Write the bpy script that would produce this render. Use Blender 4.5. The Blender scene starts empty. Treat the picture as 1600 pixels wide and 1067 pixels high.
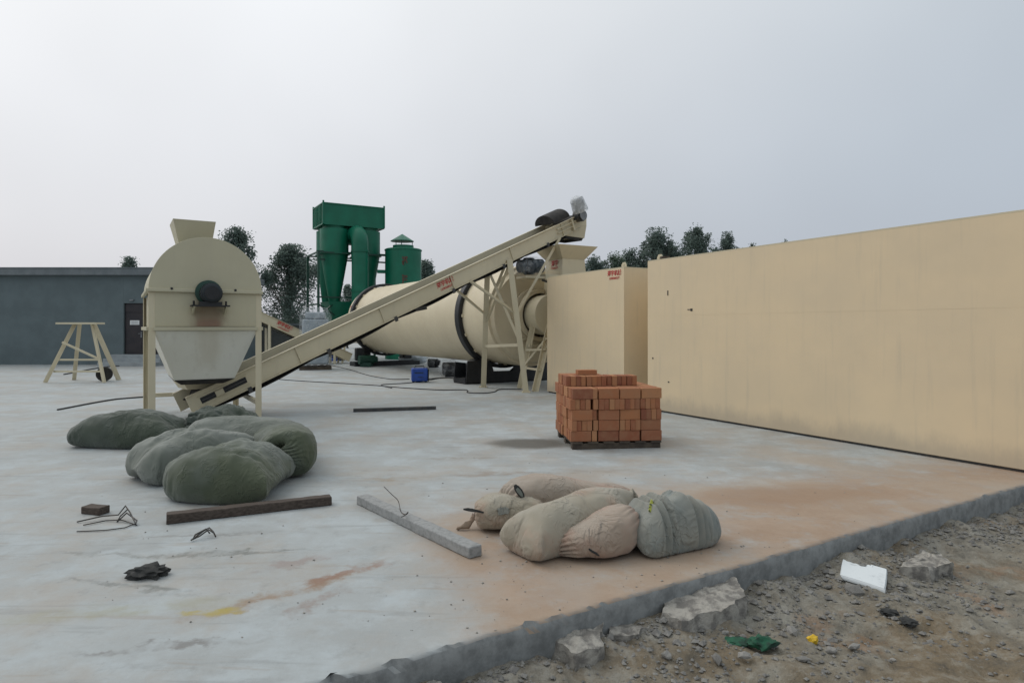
import bpy, bmesh, math, random
from mathutils import Vector, Matrix, noise
R = math.radians
random.seed(7)
sc = bpy.context.scene
COL = sc.collection

# ------------------------------------------------------------------ camera
CAM_H = 1.5
cam_d = bpy.data.cameras.new('camera')
cam = bpy.data.objects.new('camera', cam_d); COL.objects.link(cam)
cam.location = (0, 0, CAM_H); cam.rotation_euler = (R(90), 0, 0)
cam_d.sensor_width = 36; cam_d.lens = 36 * 1004 / 1600; cam_d.shift_y = -0.0134
cam_d.clip_start = 0.05; cam_d.clip_end = 2000
sc.camera = cam

# ------------------------------------------------------------------ sky and sun
SUN_EL, SUN_AZ = R(46), R(-62)          # azimuth measured from +Y towards +X
sdir = Vector((math.sin(SUN_AZ) * math.cos(SUN_EL), math.cos(SUN_AZ) * math.cos(SUN_EL), math.sin(SUN_EL)))
W = bpy.data.worlds.new('World'); sc.world = W; W.use_nodes = True
nt = W.node_tree; nt.nodes.clear()
def wn(t, **k):
    n = nt.nodes.new(t)
    for a, b in k.items(): setattr(n, a, b)
    return n
sky = wn('ShaderNodeTexSky', sky_type='NISHITA', sun_disc=False)
sky.sun_elevation = SUN_EL; sky.sun_rotation = SUN_AZ; sky.dust_density = 5; sky.air_density = 1.2
tc = wn('ShaderNodeTexCoord')
sep = wn('ShaderNodeSeparateXYZ'); nt.links.new(tc.outputs['Generated'], sep.inputs[0])
elev = wn('ShaderNodeMapRange'); nt.links.new(sep.outputs['Z'], elev.inputs[0])
elev.inputs[1].default_value = 0.0; elev.inputs[2].default_value = 0.62
ramp = wn('ShaderNodeValToRGB'); nt.links.new(elev.outputs[0], ramp.inputs[0])
ramp.color_ramp.elements[0].color = (0.715, 0.715, 0.765, 1)
ramp.color_ramp.elements[1].color = (0.95, 0.975, 0.985, 1)
e = ramp.color_ramp.elements.new(0.35); e.color = (0.79, 0.805, 0.84, 1)
dot = wn('ShaderNodeVectorMath', operation='DOT_PRODUCT'); nt.links.new(tc.outputs['Generated'], dot.inputs[0])
dot.inputs[1].default_value = sdir
glow = wn('ShaderNodeMapRange', interpolation_type='SMOOTHSTEP'); nt.links.new(dot.outputs['Value'], glow.inputs[0])
glow.inputs[1].default_value = 0.05; glow.inputs[2].default_value = 0.95
glow.inputs[3].default_value = 7.2; glow.inputs[4].default_value = 10.6
cn = wn('ShaderNodeTexNoise'); cn.inputs['Scale'].default_value = 2.2; cn.inputs['Detail'].default_value = 3
nt.links.new(tc.outputs['Generated'], cn.inputs['Vector'])
cm = wn('ShaderNodeMapRange'); nt.links.new(cn.outputs[0], cm.inputs[0])
cm.inputs[1].default_value = 0.3; cm.inputs[2].default_value = 0.7; cm.inputs[3].default_value = 0.95; cm.inputs[4].default_value = 1.05
mm = wn('ShaderNodeMath', operation='MULTIPLY'); nt.links.new(glow.outputs[0], mm.inputs[0]); nt.links.new(cm.outputs[0], mm.inputs[1])
cloud = wn('ShaderNodeVectorMath', operation='SCALE'); nt.links.new(ramp.outputs[0], cloud.inputs[0]); nt.links.new(mm.outputs[0], cloud.inputs['Scale'])
tintf = wn('ShaderNodeMapRange', interpolation_type='SMOOTHSTEP'); nt.links.new(dot.outputs['Value'], tintf.inputs[0])
tintf.inputs[1].default_value = -0.1; tintf.inputs[2].default_value = 0.75
tint = wn('ShaderNodeMixRGB'); nt.links.new(tintf.outputs[0], tint.inputs[0]); tint.inputs[1].default_value = (0.90, 0.985, 1.06, 1); tint.inputs[2].default_value = (1, 1, 1, 1)
tm = wn('ShaderNodeVectorMath', operation='MULTIPLY'); nt.links.new(cloud.outputs[0], tm.inputs[0]); nt.links.new(tint.outputs[0], tm.inputs[1])
mix = wn('ShaderNodeMixRGB'); mix.inputs[0].default_value = 0.9
nt.links.new(sky.outputs[0], mix.inputs[1]); nt.links.new(tm.outputs[0], mix.inputs[2])
bg = wn('ShaderNodeBackground'); bg.inputs[1].default_value = 0.1
nt.links.new(mix.outputs[0], bg.inputs[0])
wo = wn('ShaderNodeOutputWorld'); nt.links.new(bg.outputs[0], wo.inputs[0])

sun_d = bpy.data.lights.new('sun', 'SUN'); sun_d.energy = 0.8; sun_d.angle = R(35); sun_d.color = (1, 0.97, 0.93)
sun = bpy.data.objects.new('sun', sun_d); COL.objects.link(sun)
sun.rotation_euler = sdir.to_track_quat('Z', 'Y').to_euler(); sun.location = sdir * 60

sc.view_settings.view_transform = 'Standard'; sc.view_settings.look = 'None'
sc.view_settings.exposure = 0.0; sc.view_settings.gamma = 1.0; sc.view_settings.use_curve_mapping = False
sc.cycles.use_denoising = True

# ------------------------------------------------------------------ materials
MATS = {}
class NB:
    """small node-building helper"""
    def __init__(s, name):
        s.m = bpy.data.materials.new(name); s.m.use_nodes = True
        s.t = s.m.node_tree; s.t.nodes.clear()
        s.out = s.t.nodes.new('ShaderNodeOutputMaterial')
        s.p = s.t.nodes.new('ShaderNodeBsdfPrincipled'); s.t.links.new(s.p.outputs[0], s.out.inputs[0])
        s.tc = s.t.nodes.new('ShaderNodeTexCoord')
        MATS[name] = s.m
    def n(s, t, **k):
        x = s.t.nodes.new(t)
        for a, b in k.items(): setattr(x, a, b)
        return x
    def l(s, a, b): s.t.links.new(a, b)
    def coord(s, c='Object', scale=(1, 1, 1), rot=(0, 0, 0), loc=(0, 0, 0)):
        mp = s.n('ShaderNodeMapping'); s.l(s.tc.outputs[c], mp.inputs[0])
        mp.inputs['Scale'].default_value = scale; mp.inputs['Rotation'].default_value = rot; mp.inputs['Location'].default_value = loc
        return mp.outputs[0]
    def noise(s, vec, scale, detail=6, rough=0.6, dist=0):
        x = s.n('ShaderNodeTexNoise'); s.l(vec, x.inputs['Vector'])
        x.inputs['Scale'].default_value = scale; x.inputs['Detail'].default_value = detail
        x.inputs['Roughness'].default_value = rough; x.inputs['Distortion'].default_value = dist
        return x.outputs[0]
    def rng(s, v, a, b, c=0, d=1, smooth=True):
        x = s.n('ShaderNodeMapRange', interpolation_type='SMOOTHSTEP' if smooth else 'LINEAR')
        s.l(v, x.inputs[0])
        for i, q in enumerate((a, b, c, d)): x.inputs[i + 1].default_value = q
        return x.outputs[0]
    def math(s, op, a, b=None):
        x = s.n('ShaderNodeMath', operation=op)
        for i, q in enumerate((a, b)):
            if q is None: continue
            if isinstance(q, (int, float)): x.inputs[i].default_value = q
            else: s.l(q, x.inputs[i])
        return x.outputs[0]
    def mix(s, f, a, b):
        x = s.n('ShaderNodeMixRGB')
        for i, q in enumerate((f, a, b)):
            if isinstance(q, (int, float)): x.inputs[i].default_value = q
            elif isinstance(q, tuple): x.inputs[i].default_value = (*q, 1)
            else: s.l(q, x.inputs[i])
        return x.outputs[0]
    def bump(s, h, strength=0.3, dist=0.01, prev=None):
        x = s.n('ShaderNodeBump'); s.l(h, x.inputs['Height'])
        x.inputs['Strength'].default_value = strength; x.inputs['Distance'].default_value = dist
        if prev is not None: s.l(prev, x.inputs['Normal'])
        return x.outputs[0]
    def col(s, c):
        if isinstance(c, tuple): s.p.inputs['Base Color'].default_value = (*c, 1)
        else: s.l(c, s.p.inputs['Base Color'])
    def fin(s, rough=0.6, metal=0, normal=None, spec=0.5):
        if isinstance(rough, (int, float)): s.p.inputs['Roughness'].default_value = rough
        else: s.l(rough, s.p.inputs['Roughness'])
        s.p.inputs['Metallic'].default_value = metal; s.p.inputs['Specular IOR Level'].default_value = spec
        if normal is not None: s.l(normal, s.p.inputs['Normal'])
        return s.m
    def blob(s, pos, c, hl, hw, ang, nz, amp=0.6, soft=0.5):
        """noisy ellipse mask on the ground plane (a spill or stain)"""
        mp = s.n('ShaderNodeMapping', vector_type='TEXTURE'); s.l(pos, mp.inputs[0])
        mp.inputs['Location'].default_value = (c[0], c[1], 0); mp.inputs['Rotation'].default_value = (0, 0, ang)
        mp.inputs['Scale'].default_value = (hl, hw, 1000)
        ln = s.n('ShaderNodeVectorMath', operation='LENGTH'); s.l(mp.outputs[0], ln.inputs[0])
        a = s.math('ADD', ln.outputs['Value'], s.math('MULTIPLY', s.math('SUBTRACT', nz, 0.5), amp * 2))
        return s.rng(a, 1 - soft, 1 + soft, 1, 0)

def pmat(name, c1, c2=None, scale=4, rough=0.6, metal=0, bump=0, bscale=80, lo=0.35, hi=0.65, stretch=(1, 1, 1), spec=0.5, rnd=0, bdist=0.005):
    b = NB(name); v = b.coord('Object', stretch)
    c = b.mix(b.rng(b.noise(v, scale), lo, hi), c1, c2 or tuple(x * 0.8 for x in c1))
    if rnd:
        oi = b.n('ShaderNodeObjectInfo')
        h = b.n('ShaderNodeHueSaturation'); b.l(c, h.inputs['Color'])
        b.l(b.rng(oi.outputs['Random'], 0, 1, 1 - rnd, 1 + rnd, False), h.inputs['Value'])
        c = h.outputs[0]
    b.col(c)
    nrm = b.bump(b.noise(b.coord('Object'), bscale, 4), bump, bdist) if bump else None
    return b.fin(rough, metal, nrm, spec)

# cream machine paint: chalky, faintly streaked and dusty, thin sheet oil-canning in the bump
def cream(name, c1, c2, dust=(0.42, 0.38, 0.30), stain=None, splash=False):
    b = NB(name); v = b.coord('Object')
    c = b.mix(b.rng(b.noise(v, 0.9, 4), 0.3, 0.7), c1, c2)
    st = b.rng(b.noise(b.coord('Object', (5, 5, 0.35)), 2.0, 5), 0.52, 0.75)
    c = b.mix(b.math('MULTIPLY', st, 0.22), c, dust)
    if splash:
        sz = b.n('ShaderNodeSeparateXYZ'); b.l(v, sz.inputs[0]); nz_ = b.noise(b.coord('Object', (1, 1, .5)), 3.0, 7, .7)
        sd = b.rng(b.math('SUBTRACT', sz.outputs['Z'], b.math('MULTIPLY', nz_, .45)), -.16, .12, .55, 0)
        c = b.mix(sd, c, (0.36, 0.315, 0.25))
        rn = b.math('MULTIPLY', b.rng(b.noise(b.coord('Object', (3.2, 3.2, .12)), 2.2, 6, .65), .56, .74), b.rng(nz_, .3, .7, .0, .10))
        c = b.mix(rn, c, (0.42, 0.35, 0.235))
    sp = b.rng(b.noise(v, 38, 3), 0.70, 0.78)
    c = b.mix(b.math('MULTIPLY', sp, 0.16), c, (0.22, 0.18, 0.12))
    if stain:
        nz = b.noise(b.coord('Object', (1, 1, 0.4)), 7, 5)
        for (loc, sx, sz, colr, amt) in stain:
            mp = b.n('ShaderNodeMapping', vector_type='TEXTURE'); b.l(b.tc.outputs['Object'], mp.inputs[0])
            mp.inputs['Location'].default_value = loc; mp.inputs['Scale'].default_value = (sx, 1000, sz)
            ln = b.n('ShaderNodeVectorMath', operation='LENGTH'); b.l(mp.outputs[0], ln.inputs[0])
            m = b.rng(b.math('ADD', ln.outputs['Value'], b.math('MULTIPLY', b.math('SUBTRACT', nz, 0.5), 0.9)), 0.4, 1.25, amt, 0)
            c = b.mix(m, c, colr)
    b.col(c)
    n1 = b.bump(b.noise(v, 1.4, 2), 0.25, 0.03)
    n2 = b.bump(b.noise(v, 120, 3), 0.10, 0.002, n1)
    return b.fin(b.rng(b.noise(v, 6), 0.3, 0.7, 0.42, 0.62), 0, n2, 0.4)
cream('cream_paint', (0.61, 0.545, 0.39), (0.55, 0.49, 0.345))
cream('bin_paint', (0.73, 0.59, 0.39), (0.67, 0.55, 0.375), splash=True)
cream('hopper_paint', (0.51, 0.475, 0.34), (0.465, 0.43, 0.305))
cream('drum_paint', (0.65, 0.57, 0.405), (0.59, 0.51, 0.36), dust=(0.45, 0.38, 0.28))
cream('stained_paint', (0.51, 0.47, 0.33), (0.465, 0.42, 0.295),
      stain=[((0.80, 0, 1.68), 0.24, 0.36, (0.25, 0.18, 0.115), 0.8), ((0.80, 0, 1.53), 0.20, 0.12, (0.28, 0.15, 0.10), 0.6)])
cream('ground_lit_paint', (0.74, 0.73, 0.645), (0.66, 0.645, 0.55), stain=[((0.82, 0, 1.30), 0.20, 0.55, (0.50, 0.45, 0.34), 0.45)])  # cone colour lightened to stand for light reflected off the ground
pmat('green_paint', (0.003, 0.145, 0.082), (0.002, 0.115, 0.064), 1.2, 0.45, bump=0.08, bscale=40, spec=0.4)
pmat('dark_green', (0.004, 0.06, 0.035), (0.008, 0.045, 0.03), 3, 0.5)
pmat('black_rubber', (0.012, 0.011, 0.010), (0.03, 0.027, 0.023), 6, 0.75, bump=0.2)
pmat('black_steel', (0.012, 0.014, 0.016), (0.022, 0.022, 0.024), 5, 0.5, 0.2)
pmat('dark_steel', (0.05, 0.055, 0.06), (0.09, 0.085, 0.08), 8, 0.5, 0.5)
pmat('grey_steel', (0.22, 0.23, 0.24), (0.15, 0.155, 0.16), 8, 0.45, 0.4)
pmat('wrapped_grey', (0.30, 0.345, 0.375), (0.25, 0.29, 0.32), 3, 0.5)
pmat('motor_blue', (0.015, 0.04, 0.06), (0.01, 0.022, 0.035), 6, 0.4, 0.1)
pmat('dark_motor', (0.008, 0.014, 0.018), (0.014, 0.02, 0.024), 8, 0.55, 0.1)
pmat('blue_plastic', (0.015, 0.07, 0.36), (0.01, 0.05, 0.26), 5, 0.4)
pmat('yellow', (0.65, 0.42, 0.02), None, 8, 0.6)
pmat('lime_label', (0.42, 0.44, 0.06), (0.08, 0.09, 0.03), 30, 0.6, lo=0.5, hi=0.6)
pmat('red_print', (0.50, 0.035, 0.03), (0.42, 0.03, 0.03), 8, 0.5)
pmat('dull_red_print', (0.11, 0.035, 0.025), (0.08, 0.05, 0.03), 8, 0.6)
pmat('paper', (0.72, 0.73, 0.72), (0.62, 0.63, 0.62), 10, 0.7)
pmat('grey_print', (0.25, 0.26, 0.27), None, 10, 0.7)
pmat('wall_render', (0.125, 0.16, 0.168), (0.105, 0.135, 0.142), 1.2, 0.85, bump=0.3, bscale=60)
pmat('roof_fascia', (0.17, 0.19, 0.20), (0.13, 0.15, 0.16), 3, 0.8)
pmat('door_metal', (0.020, 0.018, 0.022), (0.032, 0.026, 0.028), 3, 0.5, 0.1)
pmat('step_concrete', (0.33, 0.36, 0.37), (0.27, 0.29, 0.30), 4, 0.85, bump=0.3)
pmat('old_timber', (0.045, 0.032, 0.024), (0.085, 0.065, 0.052), 6, 0.85, bump=0.6, bscale=30, stretch=(0.3, 12, 12))
pmat('pallet_wood', (0.05, 0.038, 0.03), (0.09, 0.07, 0.05), 6, 0.85, bump=0.4, bscale=40)
pmat('cast_concrete', (0.30, 0.305, 0.30), (0.21, 0.215, 0.21), 26, 0.9, bump=0.7, bscale=60, lo=0.4, hi=0.7)
pmat('broken_concrete', (0.36, 0.34, 0.30), (0.17, 0.16, 0.145), 14, 0.95, bump=0.9, bscale=45, lo=0.38, hi=0.62, bdist=0.012)
pmat('white_board', (0.66, 0.70, 0.71), (0.42, 0.45, 0.46), 9, 0.8, bump=0.4, lo=0.55, hi=0.75)
pmat('stone', (0.30, 0.29, 0.265), (0.17, 0.165, 0.155), 18, 0.92, bump=0.6, bscale=50, rnd=0.3)
pmat('rag_green', (0.012, 0.10, 0.05), (0.01, 0.035, 0.022), 20, 0.8, bump=0.4)
pmat('rag_black', (0.02, 0.022, 0.022), (0.045, 0.045, 0.042), 16, 0.9, bump=0.4)
pmat('cable_rubber', (0.025, 0.025, 0.027), None, 8, 0.6)
pmat('tie_wire', (0.045, 0.05, 0.052), (0.09, 0.075, 0.06), 20, 0.6, 0.3)
pmat('bark', (0.06, 0.05, 0.042), (0.10, 0.09, 0.075), 8, 0.95, bump=0.4)
pmat('old_shed', (0.11, 0.115, 0.11), (0.085, 0.09, 0.088), 2, 0.9)
for nm, c1, c2 in (('leaf_hazy', (0.115, 0.155, 0.14), (0.165, 0.215, 0.18)), ('leaf_green', (0.11, 0.155, 0.12), (0.16, 0.215, 0.15))):  # leaf colours lightened and blued to imitate haze over distant trees
    b = NB(nm); v = b.coord('Object'); c = b.mix(b.rng(b.noise(v, 1.3, 5), 0.35, 0.65), c1, c2); b.col(c); b.fin(0.6, 0, None, 0.3)
    tl = b.n('ShaderNodeBsdfTranslucent'); b.l(c, tl.inputs[0]); mx_ = b.n('ShaderNodeMixShader'); mx_.inputs[0].default_value = .35
    b.l(b.p.outputs[0], mx_.inputs[1]); b.l(tl.outputs[0], mx_.inputs[2]); b.l(mx_.outputs[0], b.out.inputs[0])

def brick_mat():
    b = NB('brick_clay'); v = b.coord('Object')
    oi = b.n('ShaderNodeObjectInfo')
    r = b.n('ShaderNodeValToRGB'); b.l(oi.outputs['Random'], r.inputs[0])
    cs = [(0.0, (0.42, 0.185, 0.085)), (0.3, (0.28, 0.10, 0.055)), (0.55, (0.44, 0.215, 0.105)), (0.8, (0.215, 0.078, 0.048)), (1.0, (0.37, 0.15, 0.075))]
    r.color_ramp.elements[0].color = (*cs[0][1], 1); r.color_ramp.elements[1].color = (*cs[-1][1], 1)
    for p, c in cs[1:-1]:
        q = r.color_ramp.elements.new(p); q.color = (*c, 1)
    ad = b.n('ShaderNodeVectorMath', operation='ADD'); b.l(v, ad.inputs[0])
    sc_ = b.n('ShaderNodeVectorMath', operation='SCALE'); b.l(oi.outputs['Location'], sc_.inputs[0]); sc_.inputs['Scale'].default_value = 3.1
    b.l(sc_.outputs[0], ad.inputs[1])
    c = b.mix(b.rng(b.noise(ad.outputs[0], 9, 5), 0.35, 0.7, 0, 0.45), r.outputs[0], (0.34, 0.185, 0.105))
    c = b.mix(b.rng(b.noise(ad.outputs[0], 60, 3), 0.62, 0.75, 0, 0.5), c, (0.13, 0.055, 0.035))
    b.col(c); b.fin(0.93, 0, b.bump(b.noise(v, 140, 4), 0.5, 0.003), 0.25)
brick_mat()

# woven polypropylene sacks, dusty
def sack_mat(name, base, base2, dust, dust_amt, tint=None):
    b = NB(name); v = b.coord('Object')
    n1 = b.noise(v, 2.2, 3, 0.5)
    c = b.mix(b.rng(n1, 0.3, 0.7), base, base2)
    c = b.mix(b.rng(b.noise(b.coord('Object', loc=(3, 1, 2)), 1.7, 4, 0.5), 0.38, 0.66, 0, dust_amt), c, dust)
    if tint: c = b.mix(b.rng(b.noise(b.coord('Object', loc=(7, 4, 1)), 2.6, 5), 0.48, 0.68, 0, 0.6), c, tint)
    w1 = b.n('ShaderNodeTexWave', bands_direction='DIAGONAL'); b.l(v, w1.inputs[0]); w1.inputs['Scale'].default_value = 85; w1.inputs['Distortion'].default_value = 1.5
    w2 = b.n('ShaderNodeTexWave', bands_direction='Z'); b.l(v, w2.inputs[0]); w2.inputs['Scale'].default_value = 80; w2.inputs['Distortion'].default_value = 1.5
    wv = b.math('ADD', w1.outputs[1], w2.outputs[1])
    c = b.mix(b.math('MULTIPLY', b.rng(wv, 0.4, 1.6), 0.18), c, tuple(x * 0.55 for x in base))
    b.col(c)
    cr_ = b.math('ABSOLUTE', b.math('SUBTRACT', b.noise(b.coord('Object', (1, 1, 0.8)), 5.5, 3, 0.55, 0.8), 0.5)); cr2 = b.math('ABSOLUTE', b.math('SUBTRACT', b.noise(b.coord('Object', (1.2, 1, 1), loc=(4, 2, 9)), 13, 2, 0.5, 0.6), 0.5))
    mk = b.rng(b.noise(b.coord('Object', loc=(2, 8, 5)), 3.5, 2), .45, .62); n = b.bump(b.math('MULTIPLY', b.rng(cr_, .10, 0), mk), 0.6, 0.014); n = b.bump(b.math('MULTIPLY', b.rng(cr2, .08, 0), b.rng(b.noise(b.coord('Object', loc=(6, 1, 3)), 4, 2), .48, .6)), 0.5, 0.008, n)
    n = b.bump(wv, 0.15, 0.002, n)
    b.p.inputs['Sheen Weight'].default_value = 0.15
    b.fin(0.72, 0, n, 0.3)
sack_mat('sack_green', (0.052, 0.068, 0.042), (0.085, 0.10, 0.06), (0.20, 0.22, 0.205), 0.6)
sack_mat('sack_dark_green', (0.038, 0.052, 0.037), (0.06, 0.076, 0.052), (0.18, 0.20, 0.185), 0.5)
sack_mat('sack_grey', (0.125, 0.142, 0.118), (0.165, 0.178, 0.15), (0.26, 0.275, 0.255), 0.6)
sack_mat('sack_beige', (0.30, 0.265, 0.20), (0.36, 0.32, 0.245), (0.37, 0.355, 0.30), 0.6, (0.38, 0.245, 0.175))
sack_mat('sack_pink', (0.31, 0.255, 0.20), (0.37, 0.29, 0.225), (0.37, 0.34, 0.29), 0.5, (0.38, 0.235, 0.175))
sack_mat('sack_bluish', (0.20, 0.22, 0.205), (0.28, 0.275, 0.235), (0.36, 0.345, 0.29), 0.55, (0.14, 0.185, 0.19))

def film_mat(nm_='plastic_film', a0=.05, a1=.36):
    b = NB(nm_); v = b.coord('Object')
    b.col((0.68, 0.71, 0.73)); b.p.inputs['Alpha'].default_value = 0.5
    b.l(b.rng(b.noise(v, 7, 4, 0.6, 0.8), 0.38, 0.75, a0, a1), b.p.inputs['Alpha'])
    b.fin(0.18, 0, b.bump(b.noise(v, 9, 3, 0.5, 1.5), 0.6, 0.02), 0.5)
film_mat(); film_mat('thick_film', .45, .85)
pmat('hazy_wrap', (0.46, 0.50, 0.52), (0.36, 0.40, 0.42), 5, 0.3, bump=0.8, bscale=12, bdist=0.02)

# yard slab: pale trowelled concrete, drag marks, sand spilled along the broken edge, dark patches
P0 = Vector((-0.33, 3.0)); ED = Vector((0.857, 0.515)).normalized(); EN = Vector((-ED.y, ED.x))
def yard_mat():
    b = NB('yard_concrete')
    g = b.n('ShaderNodeNewGeometry'); pos = g.outputs['Position']
    def nz(scale, det=6, st=(1, 1, 1), rot=0, loc=(0, 0, 0), rough=0.6, dist=0):
        mp = b.n('ShaderNodeMapping'); b.l(pos, mp.inputs[0]); mp.inputs['Scale'].default_value = st
        mp.inputs['Rotation'].default_value = (0, 0, rot); mp.inputs['Location'].default_value = loc
        return b.noise(mp.outputs[0], scale, det, rough, dist)
    big, mid, fine = nz(0.45, 5), nz(2.3, 7, rough=0.68), nz(16, 6, rough=0.7)
    c = b.mix(b.rng(big, 0.3, 0.7), (0.365, 0.39, 0.39), (0.30, 0.315, 0.31))
    c = b.mix(b.rng(mid, 0.42, 0.66, 0, 0.7), c, (0.43, 0.475, 0.49))
    c = b.mix(b.rng(nz(1.1, 7, loc=(5, 3, 0), rough=0.7), 0.44, 0.66, 0, 0.6), c, (0.345, 0.31, 0.265))
    # trowel and drag streaks
    s1 = b.rng(nz(2.6, 6, (0.35, 3.2, 1), R(-14), dist=0.4), 0.57, 0.68, 0, 0.32)
    c = b.mix(s1, c, (0.19, 0.198, 0.195))
    s2 = b.rng(nz(3.4, 6, (0.3, 2.6, 1), R(-30), (2, 7, 0), dist=0.5), 0.60, 0.68, 0, 0.38)
    c = b.mix(s2, c, (0.29, 0.245, 0.20))
    c = b.mix(b.rng(nz(6.5, 8, loc=(1, 6, 0), rough=0.75), 0.52, 0.70, 0, 0.35), c, (0.20, 0.205, 0.20))
    c = b.mix(b.rng(nz(30, 5, rough=0.7), 0.5, 0.75, 0, 0.3), c, (0.40, 0.42, 0.42))
    # distances from the edge
    sx = b.n('ShaderNodeVectorMath', operation='DOT_PRODUCT'); b.l(pos, sx.inputs[0]); sx.inputs[1].default_value = (ED.x, ED.y, 0)
    sy = b.n('ShaderNodeVectorMath', operation='DOT_PRODUCT'); b.l(pos, sy.inputs[0]); sy.inputs[1].default_value = (EN.x, EN.y, 0)
    s = b.math('SUBTRACT', sx.outputs['Value'], P0.x * ED.x + P0.y * ED.y)
    d = b.math('SUBTRACT', sy.outputs['Value'], P0.x * EN.x + P0.y * EN.y)
    wob = b.math('MULTIPLY', b.math('SUBTRACT', mid, 0.5), 1.5)
    wob2 = b.math('MULTIPLY', b.math('SUBTRACT', fine, 0.5), 0.7)
    dd = b.math('ADD', b.math('ADD', d, b.math('MULTIPLY', s, 0.17)), b.math('ADD', wob, wob2))
    ss = b.math('ADD', b.math('SUBTRACT', s, b.math('MULTIPLY', d, 0.22)), b.math('ADD', b.math('MULTIPLY', wob, 0.35), b.math('MULTIPLY', wob2, 0.35)))
    sand = b.math('MULTIPLY', b.rng(dd, 1.35, 2.7, 1, 0), b.rng(ss, 0.02, 0.5))
    sand = b.math('MULTIPLY', sand, b.rng(nz(1.3, 6, loc=(9, 2, 0)), 0.25, 0.55, 0.62, 1))
    sc_col = b.mix(b.rng(mid, 0.35, 0.65), (0.355, 0.265, 0.195), (0.315, 0.225, 0.158))
    sand = b.math('MULTIPLY', sand, b.rng(nz(3.2, 7, loc=(2, 5, 0), rough=.7), .30, .52, .45, 1)); sc_col = b.mix(b.rng(fine, 0.55, 0.75, 0, 0.4), sc_col, (0.21, 0.15, 0.108))
    c = b.mix(sand, c, sc_col)
    # trampled sand out to the brick pallet and beyond
    tint = b.math('MULTIPLY', b.rng(nz(0.9, 6, loc=(3, 8, 0)), 0.42, 0.66), b.rng(dd, 2.2, 5.5, 0.6, 0))
    c = b.mix(b.math('MULTIPLY', tint, b.rng(ss, -0.5, 1.0)), c, (0.375, 0.305, 0.235))
    def blotch(px, py, hl, hw, ang, col, amt, amp=0.6, soft=0.5, n=mid):
        nonlocal c
        c = b.mix(b.math('MULTIPLY', b.blob(pos, (px, py), hl, hw, ang, n, amp, soft), amt), c, col)
    wn_ = b.n('ShaderNodeTexNoise'); wm_ = b.n('ShaderNodeMapping'); b.l(pos, wm_.inputs[0]); b.l(wm_.outputs[0], wn_.inputs['Vector'])
    wn_.inputs['Scale'].default_value = 4.5; wn_.inputs['Detail'].default_value = 6; wn_.inputs['Roughness'].default_value = .65
    w1 = b.n('ShaderNodeVectorMath', operation='SUBTRACT'); b.l(wn_.outputs[1], w1.inputs[0]); w1.inputs[1].default_value = (.5, .5, .5)
    w2 = b.n('ShaderNodeVectorMath', operation='MULTIPLY_ADD'); b.l(w1.outputs[0], w2.inputs[0]); w2.inputs[1].default_value = (.5, .38, 0); b.l(pos, w2.inputs[2])
    warped = w2.outputs[0]; patch = b.rng(nz(5, 5, loc=(4, 4, 0)), .36, .6, .15, 1)
    def streak(px, py, hl, hw, ang, col, amt):
        nonlocal c
        k_ = b.blob(warped, (px, py), hl, hw, ang, fine, 0.5, 0.6)
        c = b.mix(b.math('MULTIPLY', b.math('MULTIPLY', k_, patch), amt), c, col)
    blotch(2.45, 5.75, 0.85, 0.32, R(10), (0.29, 0.19, 0.122), 0.7)
    dark_patches = True
    blotch(-4.2, 12.5, 1.2, 0.35, R(0), (0.22, 0.22, 0.2), 0.4, 0.8, 0.5)
    streak(-1.85, 4.28, 0.50, 0.035, R(6), (0.13, 0.135, 0.12), 0.75)
    streak(-2.5, 4.25, 0.45, 0.03, R(-4), (0.17, 0.17, 0.15), 0.6)
    streak(-2.25, 3.72, 0.45, 0.035, R(-12), (0.15, 0.16, 0.15), 0.75)
    streak(-1.28, 3.66, 0.46, 0.065, R(40), (0.27, 0.195, 0.135), 0.9)
    streak(-1.00, 3.95, 0.26, 0.05, R(46), (0.25, 0.15, 0.105), 0.8)
    streak(-1.60, 3.42, 0.13, 0.045, R(20), (0.36, 0.29, 0.07), 0.9)
    streak(-1.35, 4.15, 0.26, 0.06, R(35), (0.27, 0.22, 0.20), 0.7)
    streak(-1.05, 3.55, 0.2, 0.05, R(70), (0.25, 0.19, 0.16), 0.7)
    streak(-1.7, 3.02, 0.40, 0.03, R(12), (0.16, 0.15, 0.14), 0.7)
    streak(-2.1, 3.42, 0.55, 0.08, R(14), (0.31, 0.30, 0.22), 0.6)
    streak(-2.3, 4.65, 0.5, 0.03, R(8), (0.2, 0.2, 0.19), 0.6)
    streak(-1.2, 6.35, 0.26, 0.07, R(5), (0.28, 0.225, 0.155), 0.8)
    streak(-0.2, 6.6, 0.34, 0.09, R(10), (0.27, 0.22, 0.175), 0.7)
    streak(-0.6, 7.4, 0.5, 0.07, R(4), (0.25, 0.22, 0.18), 0.6)
    streak(0.6, 6.7, 0.6, 0.08, R(6), (0.24, 0.2, 0.16), 0.5)
    blotch(0.25, 8.33, 0.50, 0.36, R(5), (0.11, 0.105, 0.09), 0.95, 0.4, 0.35)  # dark soft-edged patch on the slab left of the brick pallet
    c = b.mix(b.rng(nz(70, 3, rough=0.5), 0.68, 0.76, 0, 0.4), c, (0.16, 0.155, 0.15))
    # cut edge face of the slab: raw darker concrete
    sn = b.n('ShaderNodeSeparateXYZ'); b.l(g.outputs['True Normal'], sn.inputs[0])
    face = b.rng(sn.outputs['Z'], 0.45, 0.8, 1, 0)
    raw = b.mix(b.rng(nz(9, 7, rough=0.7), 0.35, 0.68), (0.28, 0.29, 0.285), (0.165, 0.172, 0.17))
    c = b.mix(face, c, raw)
    b.col(c)
    n = b.bump(mid, 0.18, 0.02); n = b.bump(fine, 0.35, 0.008, n); n = b.bump(nz(90, 3), 0.25, 0.002, n)
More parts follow.
